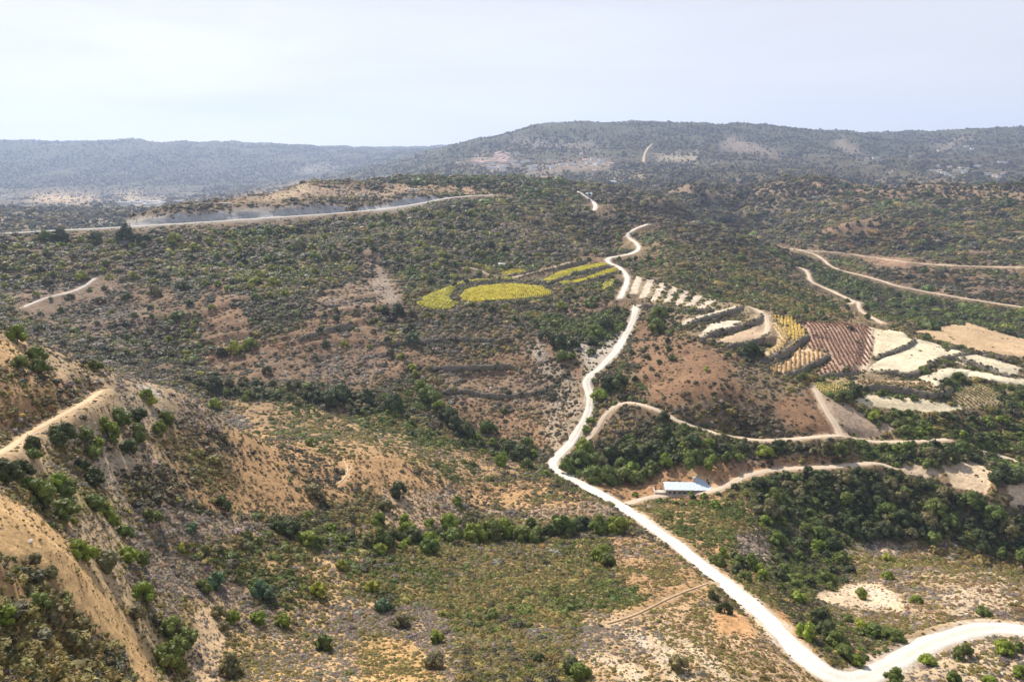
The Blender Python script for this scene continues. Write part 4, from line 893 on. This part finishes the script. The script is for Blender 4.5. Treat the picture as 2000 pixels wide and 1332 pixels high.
BELTS = [ # polygon, mean width px, spacing factor, tones, zone
 ([(1460,945),(1560,918),(1740,918),(1850,962),(1990,1005),(2010,1100),(1850,1050),(1700,1045),(1640,1060),(1560,1010),(1500,1000)], 31, .66, 'ddddgo', 'gorge'),
 ([(1480,1010),(1560,1020),(1640,1065),(1655,1130),(1560,1150),(1510,1080)], 28, .85, 'ddggf', 'gorge'),
 ([(1400,1070),(1500,1090),(1560,1150),(1500,1150),(1430,1120)], 26, 1.0, 'gdf', 'gorge side'),
 ([(1112,898),(1200,872),(1270,850),(1320,838),(1420,862),(1500,872),(1600,868),(1640,872),(1900,876),(2020,925),(2020,985),(1900,915),(1700,888),(1520,884),(1350,905),(1250,925),(1130,930)], 27, .72, 'ggddfo', 'creek right'),
 ([(1260,800),(1330,820),(1345,835),(1300,830)], 22, .8, 'gd', 'creek right'),
 ([(355,735),(450,735),(600,752),(700,768),(780,795),(700,800),(560,785),(430,768)], 25, .72, 'dddgo', 'creek left'),
 ([(690,800),(760,795),(880,845),(950,850),(1040,870),(1040,900),(940,880),(840,862)], 19, .85, 'ggfd', 'creek left'),
 ([(-20,470),(120,470),(300,462),(500,445),(640,430),(740,420),(860,400),(960,420),(1000,480),(900,540),(800,545),(740,490),(640,510),(560,545),(330,560),(200,540),(-20,560)], 17, 1.15, 'gyyofddo', 'plateau slope'),
 ([(400,450),(560,450),(660,480),(600,560),(500,590),(440,560)], 19, 1.25, 'yyfgg', 'plateau slope'),
 ([(-20,560),(300,560),(420,600),(330,700),(150,680),(-20,620)], 18, 1.9, 'ydgo', 'plateau slope'),
 ([(640,600),(760,600),(820,640),(800,690),(600,690)], 18, 1.9, 'gdyo', 'brown hill'),
 ([(860,596),(1080,586),(1230,560),(1230,600),(1000,640),(800,610)], 14, 1.6, 'gdoy', 'below vineyards'),
 ([(800,560),(900,530),(1100,505),(1180,505),(1060,530),(880,560)], 14, 1.3, 'gdof', 'above vineyards'),
 ([(1150,540),(1215,530),(1222,580),(1090,580)], 12, 1.2, 'gfo', 'above vineyards'),
 ([(740,352),(860,344),(1100,362),(1180,380),(1100,385),(960,372)], 11, 1.1, 'dgoo', 'hill top'),
 ([(1000,390),(1240,440),(1200,490),(1040,500),(900,500)], 11, 1.7, 'dgoy', 'plateau slope'),
 ([(1200,505),(1280,500),(1300,515),(1220,522)], 14, .9, 'dg', 'spur'),
 ([(1260,450),(1560,560),(1700,620),(1600,625),(1480,600),(1300,540)], 11, 1.7, 'gdof', 'spur'),
 ([(1600,530),(1760,575),(2020,625),(2020,660),(1820,640),(1650,590)], 14, .9, 'ddgb', 'right valley'),
 ([(1500,490),(1560,500),(1600,530),(1550,520)], 11, .9, 'dg', 'right valley'),
 ([(1560,370),(2020,380),(2020,510),(1700,480),(1560,450)], 9, 2.0, 'dgoo', 'right valley'),
 ([(1100,380),(1500,370),(1560,440),(1300,420)], 8, 2.0, 'dgo', 'right valley'),
 ([(1480,790),(1700,800),(1860,810),(2010,800),(2010,850),(1860,855),(1700,850)][1:], 20, .95, 'gdf', 'right thicket'),
 ([(1700,860),(1860,865),(2010,900),(1900,880)], 18, .9, 'gd', 'right thicket'),
 ([(1870,745),(1960,750),(2010,765),(2010,790),(1970,790)], 16, 1.0, 'gd', 'right thicket'),
 ([(1680,755),(1820,772),(1860,745),(1880,742),(1870,775),(1820,782),(1700,765)], 14, 1.0, 'gdd', 'vineyard banks'),
 ([(1420,690),(1500,670),(1510,690),(1470,706)], 16, .9, 'dg', 'vineyard banks'),
 ([(1100,660),(1160,625),(1230,600),(1220,640),(1170,680),(1110,720)], 20, 1.0, 'dgf', 'saddle'),
 ([(1225,610),(1310,600),(1330,680),(1260,760),(1230,740)], 16, 1.4, 'gdo', 'saddle'),
 ([(640,960),(780,1010),(1000,1010),(1210,1010),(1210,1045),(900,1060),(700,1065),(560,1020)], 24, 1.5, 'goff', 'tree line'),
 ([(1240,965),(1480,940),(1490,960),(1420,985),(1280,985)], 16, 1.1, 'gfd', 'shelf edge'),
 ([(600,1040),(780,1050),(900,1062),(780,1075),(640,1070)], 26, .9, 'gfd', 'tree line'),
 ([(1850,350),(2020,355),(2020,372),(1850,368)], 8, 1.2, 'dg', 'right valley'),
]
for poly, w, sp_, tones, zone in BELTS:
    us = [p[0] for p in poly]; vs = [p[1] for p in poly]; acc = []
    tries = int((max(us) - min(us)) * (max(vs) - min(vs)) / (w * w) * 12)
    U_ = rng.uniform(min(us), max(us), tries); V_ = rng.uniform(min(vs), max(vs), tries); ok = in_poly(U_, V_, poly)
    for u, v in zip(U_[ok], V_[ok]):
        ww = w * math.exp(rng.normal(0, .24))
        if all(abs(u - a) > sp_ * (ww + b_) * .5 or abs(v - b) > sp_ * (ww + b_) * .5 * .62 for a, b, b_ in acc):
            acc.append((u, v, ww)); cand.append([u, v, ww, tones[rng.integers(len(tones))], zone])
roadpx = []
keep = []
for c in cand:
    p = hit(c[0], min(c[1] + c[2] * .30, 1420))
    if p is None: continue
    d = p[1] * cp - (p[2] - CAMZ) * sp
    wm = c[2] * d / F
    r_ = math.hypot(p[0], p[1])
    if c[4] != 'hand':
        bad = False
        for nm, q, w, m_, lab in roads:
            if w < 2.2: continue
            if np.min(np.hypot(q[:, 0] - p[0], q[:, 1] - p[1])) < w / 2 + wm * .42: bad = True; break
        if bad: continue
        uu, vv = int((c[0] - U0) / GS), int((c[1] - V0) / GS)
        if 0 <= vv < GH and 0 <= uu < GW and FM[vv, uu]: continue
    keep.append(dict(u=c[0], v=c[1], w=c[2], wm=wm, p=p, tone=c[3], zone=c[4]))
ORDER = sorted(keep, key=lambda k: -(k['w'] + (8 if k['zone'] == 'hand' else 0)))
IND, REST = ORDER[:300], ORDER[300:]
crowns = [mesh('crown', *crown_proto(400 + i, 11 + i % 4, 900, 1, .80 + .06 * (i % 3), .38, .06), M_tree) for i in range(8)]
def trunk_mesh(seed):
    r_ = np.random.default_rng(seed); V = []; Fc = []
    def tube(a, b, ra, rb, n_=6):
        a, b = np.array(a, float), np.array(b, float); d = b - a; d /= np.linalg.norm(d); x = np.cross(d, (0.3, 1, .2)); x /= np.linalg.norm(x); y = np.cross(d, x); k = len(V)
        for c, r in ((a, ra), (b, rb)):
            for i in range(n_): t = 2 * math.pi * i / n_; V.append(c + (x * math.cos(t) + y * math.sin(t)) * r)
        for i in range(n_): Fc.append((k + i, k + (i + 1) % n_, k + n_ + (i + 1) % n_, k + n_ + i))
    tube((0, 0, -.08), (.01, .0, .16), .045, .032)
    for i in range(4):
        t = i * 1.6 + r_.uniform(-.3, .3); tube((.01, 0, .14), (.2 * math.cos(t), .2 * math.sin(t), .42 + r_.uniform(-.05, .1)), .024, .009)
    return V, Fc
trunks = [mesh('trunk', *trunk_mesh(i), M_bark) for i in range(3)]

def zone_of(k):
    u, v = k['u'], k['v']
    if k['zone'] != 'hand': return k['zone']
    if v < 500 and u < 300: return 'crest road'
    if v < 400: return 'hilltop clearing'
    if u < 340 and v < 805: return 'ridge'
    if u < 130 and v > 1080: return 'corner'
    if u < 350 and 940 <= v < 1065: return 'green belt'
    if u < 350 and 800 <= v < 945: return 'stony'
    if u < 480 and v < 1250 and v > 1010: return 'grey slope'
    if u < 740 and v > 1090: return 'bottom left'
    if 540 < u < 1250 and 1005 < v < 1062: return 'tree line'
    if u < 640 and 740 < v < 1000: return 'ochre slope'
    if u < 640 and 640 < v < 740: return 'facing hill'
    if 640 < u < 1000 and 920 < v < 1000: return 'ochre slope'
    if 640 < u < 780 and 750 < v < 800: return 'creek left'
    if 795 < u < 905 and 710 < v < 835: return 'diagonal row'
    if 900 < u < 1075 and 825 < v < 930: return 'creek end'
    if 740 < u < 1000 and 590 < v < 830: return 'brown hill spots'
    if 1050 < u < 1320 and 600 < v < 780: return 'saddle spots'
    if 1125 < u < 1280 and 810 < v < 940 or 1090 < u < 1126 and v < 940: return 'junction grove'
    if 1090 < u < 1200 and 1070 < v < 1110: return 'olive scrub tree'
    if 740 < u < 1340 and v > 1160: return 'bottom centre'
    if 1380 < u < 1500 and 1070 < v < 1200: return 'track side'
    if 1540 < u < 1720 and v > 1190: return 'ravine'
    if u > 1720 and 1195 < v < 1245 and u < 1850: return 'ravine'
    if u > 1550 and v < 1200 and v > 1000: return 'hump'
    if u > 1640 and v > 1195: return 'bottom right'
    return 'vineyards'
PH = {'ridge': 'on the ridge above the ochre path', 'corner': 'in the dense scrub beside the sandy ridge corner', 'green belt': 'in the green thicket behind the sandy ridge',
      'stony': 'on the stony slope below the ochre path', 'grey slope': 'on the grey scrub slope right of the sandy ridge', 'bottom left': 'among bottom left ochre gaps',
      'tree line': 'in the tree line below the ochre slope', 'ochre slope': 'alone on the dry ochre grass slope', 'facing hill': 'on the dark hillside across the creek',
      'creek left': 'in the dark creek bed at the foot of the brown hill', 'diagonal row': 'in the diagonal row down the brown hillside', 'creek end': 'in the thicket left of the track junction',
      'brown hill spots': 'standing apart below the oval yellow vineyard', 'saddle spots': 'beside the white track through the saddle', 'junction grove': 'in the grove right of the track junction',
      'olive scrub tree': 'in the olive scrub below the tree line', 'bottom centre': 'among low scrub at the bottom centre', 'track side': 'on the slope right of the white track',
      'ravine': 'in the ravine inside the white track bend', 'hump': 'on the pale hump above the white track', 'bottom right': 'by the white track at the bottom right',
      'vineyards': 'on the banks between the vineyards', 'gorge': 'in the dense wooded gorge below the beige track', 'gorge side': 'on the rocky side of the gorge', 'creek right': 'in the leafy creek between the two beige tracks',
      'plateau slope': 'on the dark slope below the crest road', 'brown hill': 'on the upper brown hill', 'below vineyards': 'just below the yellow vineyards', 'above vineyards': 'around the slender yellow strips',
      'hill top': 'on the hill top', 'spur': 'on the long spur', 'right valley': 'in the far right valley', 'right thicket': 'in the thicket below the long cream field', 'vineyard banks': 'on the overgrown vineyard banks',
      'saddle': 'in the scrub of the saddle', 'shelf edge': 'on the edge of the shed shelf', 'crest road': 'just below the crest road at the left', 'hilltop clearing': 'by the clearing on the hill top'}
CROWD = {'tree line', 'creek left', 'gorge', 'gorge side', 'creek right', 'plateau slope', 'brown hill', 'below vineyards', 'above vineyards', 'hill top', 'spur', 'right valley', 'right thicket', 'vineyard banks', 'saddle', 'shelf edge'}
NUM = ['first', 'second', 'third', 'fourth', 'fifth', 'sixth', 'seventh', 'eighth', 'ninth', 'tenth', 'eleventh', 'twelfth']
SHORT = {'gorge': 'the wooded gorge', 'gorge side': 'the rocky gorge side', 'creek right': 'the creek between two tracks', 'creek left': 'the creek below the brown hill',
         'tree line': 'the tree line below the slope', 'plateau slope': 'the slope below the crest road', 'right thicket': 'the thicket below the cream field', 'saddle': 'the scrub left of the saddle track'}
buckets = {}
for k in IND:
    k['z'] = zone_of(k); buckets.setdefault(k['z'], []).append(k)
cells = {}
for z_, L_ in buckets.items():
    if z_ in CROWD and len(L_) > 9:
        us = sorted(k['u'] for k in L_); n3 = len(us); cuts = (us[n3 // 3], us[2 * n3 // 3])
        for i in range(3):
            sub = [k for k in L_ if (k['u'] < cuts[0], cuts[0] <= k['u'] < cuts[1], k['u'] >= cuts[1])[i]]
            vm = sorted(k['v'] for k in sub)[len(sub) // 2] if sub else 0
            for k in sub: k['cell'] = ('upper' if k['v'] < vm else 'lower') + (' left', ' middle', ' right')[i]
    else:
        for k in L_: k['cell'] = ''
    for k in L_: cells.setdefault((z_, k['cell'], k['tone']), []).append(k)
for (z_, ce, t_), L_ in cells.items():
    tone = TONE[t_][1]; L_.sort(key=lambda k: k['u']); kind = 'tree' if z_ in CROWD else 'bush'
    ph = ('in the %s of %s' % (ce, SHORT.get(z_, PH[z_].split(' ', 1)[1].replace('the ', '', 1)))) if ce else PH[z_]
    for i, k in enumerate(L_):
        if len(L_) == 1: k['label'] = 'only %s %s %s' % (tone, kind, ph)
        elif i == 0: k['label'] = 'leftmost %s %s %s' % (tone, kind, ph)
        elif i == len(L_) - 1: k['label'] = 'rightmost %s %s %s' % (tone, kind, ph)
        else: k['label'] = '%s %s %s %s' % (NUM[i], tone, kind, ph)
        k['group'] = ('trees ' if kind == 'tree' else 'bushes ') + PH[z_]
for n_, k in enumerate(IND):
    p = k['p']; w = k['wm']; hz_ = w * rng.uniform(1.0, 1.35); rz = rng.uniform(0, 6.28)
    zt = float(height(p[0], p[1])); loc = (p[0], p[1], zt - .03 * w)
    col = np.array(TONE[k['tone']][0]) * rng.uniform(.95, 1.4) * rng.uniform(.95, 1.05, 3)
    nm = 'tree' if k['z'] in CROWD else 'bush'
    if k['w'] > 21:
        root = new_obj(nm, None, None, loc); root.rotation_euler = (0, 0, rz); root.scale = (w * rng.uniform(.95, 1.15), w * rng.uniform(.88, 1.08), hz_)
        c = new_obj('crown', crowns[n_ % 8], root); c.color = (*col, 1)
        new_obj('trunk', trunks[n_ % 3], root)
    else:
        root = new_obj(nm, crowns[n_ % 8], None, loc); root.rotation_euler = (0, 0, rz); root.scale = (w * rng.uniform(.95, 1.15), w * rng.uniform(.88, 1.08), hz_); root.color = (*col, 1)
    tag(root, k['label'], nm, k['group'])
if REST:
    pp = np.array([[k['p'][0], k['p'][1], float(height(k['p'][0], k['p'][1])) - .04 * k['wm']] for k in REST]); ww = np.array([k['wm'] for k in REST]) * 1.08
    tt = np.array([TONE[k['tone']][0] for k in REST]) * rng.uniform(.8, 1.2, (len(REST), 1))
    scatter('distant_trees', pp, np.stack([ww, ww, ww * rng.uniform(.8, 1.1, len(ww))], 1), np.stack([ww * 0, ww * 0, rng.uniform(0, 6.28, len(ww))], 1), rng.integers(0, 4, len(ww)), tt, proto_collection('woodcrowns', tree_stuff_meshes))
print('trees', len(IND), 'rest', len(REST), 'hand', len(HAND))

# ------------------------------------------------------------------ vineyards, row by row
def vine_mat(name, c): return noise_mat(name, tuple(np.array(c) * .7), tuple(np.clip(np.array(c) * 1.35, 0, 1)), .22, .8)
vb = [p * np.array([.5, .5, .5]) for p in ICO0[0]]
for kf, (poly, scol, vine, lab) in enumerate(FIELDS):
    if not vine: continue
    vcol, spc, ang_ = vine
    W_ = np.array([h_ for h_ in (hit(u, v) for u, v in catmull(poly + [poly[0]], 8)) if h_ is not None])[:, :2]
    med = np.median(W_, axis=0); W_ = W_[np.linalg.norm(W_ - med, axis=1) < 90]
    cen = W_.mean(0)
    d = np.array([math.sin(R(ang_)), math.cos(R(ang_))]); nrm = np.array([d[1], -d[0]])
    mv = vine_mat('vine_leaves', vcol)
    root = tag(new_obj('vineyard', None, None, (cen[0], cen[1], float(height(*cen)))), lab, 'vineyard', 'vineyards')
    a_ = (W_ - cen) @ nrm; b_ = (W_ - cen) @ d
    P2 = [tuple(p) for p in W_]
    for s_ in np.arange(a_.min() + .6, a_.max(), spc):
        t_ = np.arange(b_.min(), b_.max(), 1.15 if spc > 2 else 1.5); t_ = t_ + rng.uniform(-.2, .2, len(t_))
        pp = cen + nrm * (s_ + rng.normal(0, .05)) + np.outer(t_, d)
        ins = in_poly(pp[:, 0], pp[:, 1], P2) & (rng.random(len(t_)) > (.16 if spc > 2 else .06)) & (fbm(pp[:, 0], pp[:, 1], 14, 2, 700 + kf) > (-.42 if spc > 2 else -.8))
        pp = pp[ins]
        if len(pp) < 3: continue
        hh = height(pp[:, 0], pp[:, 1]); V = []; Fc = []
        for (x_, y_), z_ in zip(pp, hh):
            k = len(V); s = rng.uniform(.8, 1.25) * (1.25 if spc < 2 else 1.0)
            for q_ in vb: V.append((x_ - cen[0] + q_[0] * s * rng.uniform(.8, 1.6), y_ - cen[1] + q_[1] * s * rng.uniform(.9, 1.9), z_ + .5 * s + q_[2] * s * rng.uniform(.8, 1.5) - root.location.z))
            Fc += [(a + k, b + k, c + k) for a, b, c in ICO0[1]]
        new_obj('vine_row', mesh('vine_row', V, Fc, mv), root)

# ------------------------------------------------------------------ the long livestock shed
def box(V, Fc, x0, x1, y0, y1, z0, z1):
    k = len(V); V += [(x, y, z) for z in (z0, z1) for y in (y0, y1) for x in (x0, x1)]
    Fc += [tuple(k + i for i in f) for f in ((0, 2, 3, 1), (4, 5, 7, 6), (0, 1, 5, 4), (2, 6, 7, 3), (0, 4, 6, 2), (1, 3, 7, 5))]
def boxo(name, mat, parent, *bs):
    V, Fc = [], []
    for b in bs: box(V, Fc, *b)
    return new_obj(name, mesh(name, V, Fc, mat), parent)
M_sheet = noise_mat("galvanised_sheet", (.42, .48, .53), (.56, .62, .67), 1.2, .5)
M_render = noise_mat("grey_render", (.33, .33, .31), (.46, .45, .42), 1.0)
M_cream = noise_mat("cream_concrete", (.55, .47, .40), (.68, .60, .52), 1.0)
M_dark = noise_mat("dark_opening", (.02, .02, .02), (.05, .05, .045), 1.0)
M_white = noise_mat("white_render", (.66, .64, .60), (.80, .78, .74), .5)
M_pink = noise_mat("pink_tile", (.48, .30, .24), (.60, .42, .36), .5)
M_buff = noise_mat("buff_render", (.52, .46, .38), (.66, .60, .50), .5)
A1, B1 = hit(1300, 967), hit(1391, 956)
ax = B1 - A1; Ls = float(np.hypot(ax[0], ax[1])); rz = math.atan2(ax[1], ax[0])
zb = min(A1[2], B1[2])
shed = tag(new_obj('shed', None, None, (A1[0], A1[1], zb - .1)), 'long low livestock shed with pale blue white sheet roof beside the beige track', 'shed')
shed.rotation_euler = (0, 0, rz)
Wd, Hh = 5.6, 2.9
boxo('front_wall', M_render, shed, (0, Ls, 0, .2, -1, Hh))
boxo('back_wall', M_render, shed, (0, Ls, Wd - .2, Wd, -1, Hh + .9))
boxo('end_wall', M_render, shed, (0, .2, .2, Wd - .2, -1, Hh + .1)); boxo('end_wall', M_render, shed, (Ls - .2, Ls, .2, Wd - .2, -1, Hh + .1))
ns = 20
for i in range(ns):                             # corrugated roof sheets, laid side by side
    x0 = -.3 + (Ls + .6) * i / ns; x1 = -.3 + (Ls + .6) * (i + 1) / ns - .03; V = []; Fc = []
    m = 8
    for j in range(m + 1):
        x_ = x0 + (x1 - x0) * j / m; zc = .05 * (j % 2) + .02 * (i % 3)
        V += [(x_, -.45, Hh + .08 + zc), (x_, Wd + .35, Hh + 1.1 + zc)]
    for j in range(m): Fc.append((2 * j, 2 * j + 2, 2 * j + 3, 2 * j + 1))
    new_obj('roof_sheet', mesh('roof_sheet', V, Fc, M_sheet), shed)
for i in range(9): boxo('window', M_dark, shed, (1.2 + i * Ls / 9.4, 2.5 + i * Ls / 9.4, -.03, .02, 1.1, 1.9))
boxo('door', M_dark, shed, (Ls - 1.5, Ls - .6, -.03, .02, -.1, 2.0))
# raised wing at the right end, running back up the slope
wx0 = Ls - 6.2
boxo('wing_wall', M_render, shed, (wx0, Ls, Wd + .4, Wd + 5.6, -1, Hh + .8))
V = []; Fc = []
for j in range(13):
    x_ = wx0 - .3 + (6.8) * j / 12; V += [(x_, Wd + .1, Hh + 1.15 + .05 * (j % 2) ), (x_, Wd + 6.0, Hh + 1.75 + .05 * (j % 2))]
for j in range(12): Fc.append((2 * j, 2 * j + 2, 2 * j + 3, 2 * j + 1))
new_obj('wing_roof', mesh('wing_roof', V, Fc, M_sheet), shed)
for yy in (Wd - 1.5, Wd + 1, Wd + 3.4): boxo('vent_cowl', M_dark, shed, (Ls - .9, Ls - .3, yy, yy + .8, Hh + 1.0, Hh + 2.1))
boxo('yard_slab', M_cream, shed, (-4.6, -.1, .6, Wd - .6, -1.6, .35)); boxo('yard_wall', M_cream, shed, (-4.6, -.1, 0.2, .55, -1.6, 1.5), (-4.9, -4.62, .2, Wd - .4, -1.6, 1.5))
for i in range(6): boxo('eave_post', M_bark, shed, (.4 + i * Ls / 6.1, .52 + i * Ls / 6.1, -.42, -.3, -1, Hh + .1))
boxo('yard_post', M_dark, shed, (-4.2, -4.0, Wd - 1, Wd - .8, .3, 2.2), (-1.4, -1.2, Wd - 1, Wd - .8, .3, 2.2))

# ------------------------------------------------------------------ small buildings and the far villages
VILL = []
def house(u, v, w, d, h, kind, rot, label, group, name='house', cat='house'):
    p = hit(u, v)
    if p is None: return
    z_ = float(height(p[0], p[1]))
    o = tag(new_obj(name, None, None, (p[0], p[1], z_)), label, cat, group); o.rotation_euler = (0, 0, rot)
    VILL.append((u, v, o))
    wallm = {'w': M_white, 'p': M_buff, 'g': M_white}[kind[0]]
    boxo('wall', wallm, o, (-w / 2, w / 2, -d / 2, d / 2, -3, h))
    if kind[1] == 'f': boxo('roof', M_white if kind[0] == 'w' else M_buff, o, (-w / 2 - .3, w / 2 + .3, -d / 2 - .3, d / 2 + .3, h + .002, h + .4))
    else:
        a, b = w / 2 + .5, d / 2 + .5; rh = h + d * .28
        new_obj('roof', mesh('roof', [(-a, -b, h + .01), (a, -b, h + .01), (a, b, h + .01), (-a, b, h + .01), (-a, 0, rh), (a, 0, rh)], [(0, 1, 5, 4), (2, 3, 4, 5), (0, 4, 3), (1, 2, 5), (0, 3, 2, 1)], M_pink if kind[1] == 't' else M_sheet), o)
    nwin = max(1, int(w / 4))
    for i in range(nwin):
        x_ = -w / 2 + w * (i + .5) / nwin; boxo('window', M_dark, o, (x_ - .6, x_ + .6, -d / 2 - .05, -d / 2 + .02, h * .4, h * .4 + 1.3))
rnd = random.Random(5)
for i, s_ in enumerate(C5):
    a, b = map(float, s_.split(',')); u, v = 880 + .18 * a, 270 + .18 * b
    tile = (v < 321 and u < 992) or u > 1130 and rnd.random() < .5
    if tile: house(u, v + 1, rnd.uniform(14, 22), rnd.uniform(12, 16), rnd.uniform(5, 8), 'pt', rnd.uniform(-.5, .5), 'pink roofed house of the village on the far hillside', 'pink roofed houses of the far village')
    else: house(u, v + 1, rnd.uniform(14, 28), rnd.uniform(12, 18), rnd.uniform(5, 8), 'wf', rnd.uniform(-.5, .5), 'white flat roofed house of the village on the far hillside', 'white houses of the far village')
for s_ in C6:
    a, b = map(float, s_.split(',')); u, v = 1640 + .18 * a, 240 + .18 * b
    if rnd.random() < .3: house(u, v + 1, rnd.uniform(11, 16), 10, 6, 'pt', rnd.uniform(-.5, .5), 'pink roofed house among trees below the right end of the plateau', 'pink roofed houses below the plateau')
    else: house(u, v + 1, rnd.uniform(12, 26), rnd.uniform(9, 13), rnd.uniform(4, 7), 'wf', rnd.uniform(-.4, .4), 'white building among trees below the right end of the plateau', 'white buildings below the plateau')
for s_ in "248,400 258,398 270,399 280,396 296,397 310,397 316,398 224,384 236,399 305,392 288,402".split(','): pass
for u, v in [(248,400),(258,397),(270,399),(281,396),(296,397),(310,397),(318,399),(236,399),(303,401),(288,402),(350,396),(20,388),(8,386)]:
    house(u, v, rnd.uniform(16, 34), 14, rnd.uniform(6, 9), 'wf', rnd.uniform(-.3, .3), 'white building on the hazy valley floor beyond the crest road', 'white buildings on the valley floor')
house(980, 520, 6.4, 4.0, 2.3, 'wf', .1, 'small white hut between the trees above the yellow vineyards', None, 'hut', 'hut')
house(827, 360, 7, 5, 4, 'pf', .1, 'small buff building on the bare hill top behind the pale road', None, 'hut', 'hut')
house(762, 364, 5, 5, 3, 'pf', .1, 'small dark cornered hut on the hill top left of the clearing', None, 'hut', 'hut')
house(1066, 352, 16, 9, 4, 'pt', .1, 'low cream house with tiled roof at the far end of the hill top', None)
house(1150, 382, 9, 6, 2.5, 'ws', .1, 'low white roofed building behind the hill top trees', None)
house(1196, 358, 22, 12, 4, 'ws', .0, 'long white roofed building by the pale field below the far village', None)
house(808, 372, 12, 4, 1.6, 'wf', .1, 'long low white trough like building beside the crest road', None)
house(440, 401, 10, 4, 2.0, 'pf', .1, 'low pale cabin on the stony hill left of the bare patch', None, 'hut', 'hut')

# ------------------------------------------------------------------ haze
lo, hi = float(Z.min()) - 3, float(max(Z.max(), CAMZ)) + 30
bw = 10500
V = [(sx * bw, sy, z) for z in (lo, hi) for sy in (-400, 10500) for sx in (-1, 1)]
Fc = [(0, 2, 3, 1), (4, 5, 7, 6), (0, 1, 5, 4), (2, 6, 7, 3), (0, 4, 6, 2), (1, 3, 7, 5)]
hm = bpy.data.materials.new("haze_air"); hm.use_nodes = True; t = hm.node_tree; t.nodes.clear()
out = t.nodes.new("ShaderNodeOutputMaterial"); pv = t.nodes.new("ShaderNodeVolumePrincipled")
pv.inputs['Color'].default_value = (.54, .69, 1.0, 1); pv.inputs['Density'].default_value = HAZE; pv.inputs['Anisotropy'].default_value = .3
t.links.new(pv.outputs[0], out.inputs['Volume'])
hz = new_obj('haze', mesh('haze', V, Fc, hm)); hz['kind'] = 'stuff'

# houses of one group are told apart by their row and their place in it
rows = {}
for u, v, o in VILL:
    if o.get('group'): rows.setdefault(o['group'], []).append((u, v, o))
RN = ['top', 'second', 'third', 'fourth', 'bottom']
for g_, L_ in rows.items():
    L_.sort(key=lambda k: k[1]); nr = min(5, max(1, len(L_) // 6)); per = -(-len(L_) // nr)
    for r0 in range(nr):
        sub = sorted(L_[r0 * per:(r0 + 1) * per], key=lambda k: k[0])
        for i, (u, v, o) in enumerate(sub):
            rn = '' if nr == 1 else ', %s row' % (RN[r0] if r0 < nr - 1 else 'bottom')
            o['label'] = '%s of the %s%s' % ('leftmost' if i == 0 else ('rightmost' if i == len(sub) - 1 else NUM[i] + ' from the left'), g_, rn)

for i, (xx, yy, w_, d_, h_) in enumerate([(3, Wd + 1.2, 2.2, 1.2, .9), (7.5, Wd + 1.4, 1.4, 1.0, .7), (11, Wd + 1.1, 2.6, .9, .5)]):
    c_, s_ = math.cos(rz), math.sin(rz); wx, wy = A1[0] + xx * c_ - yy * s_, A1[1] + xx * s_ + yy * c_
    o = tag(new_obj('pallet_stack', None, None, (wx, wy, float(height(wx, wy)))), ('leftmost', 'smallest middle', 'rightmost')[i] + ' dark stack of stored boards behind the shed', 'stack', 'dark stacks behind the shed'); o.rotation_euler = (0, 0, rz + .1 * i)
    for k in range(4): boxo('board', M_bark, o, (-w_ / 2, w_ / 2, -d_ / 2 + .1 * (k % 2), d_ / 2, k * h_ / 4 + .01 - (.3 if k == 0 else 0), (k + 1) * h_ / 4 - .02))
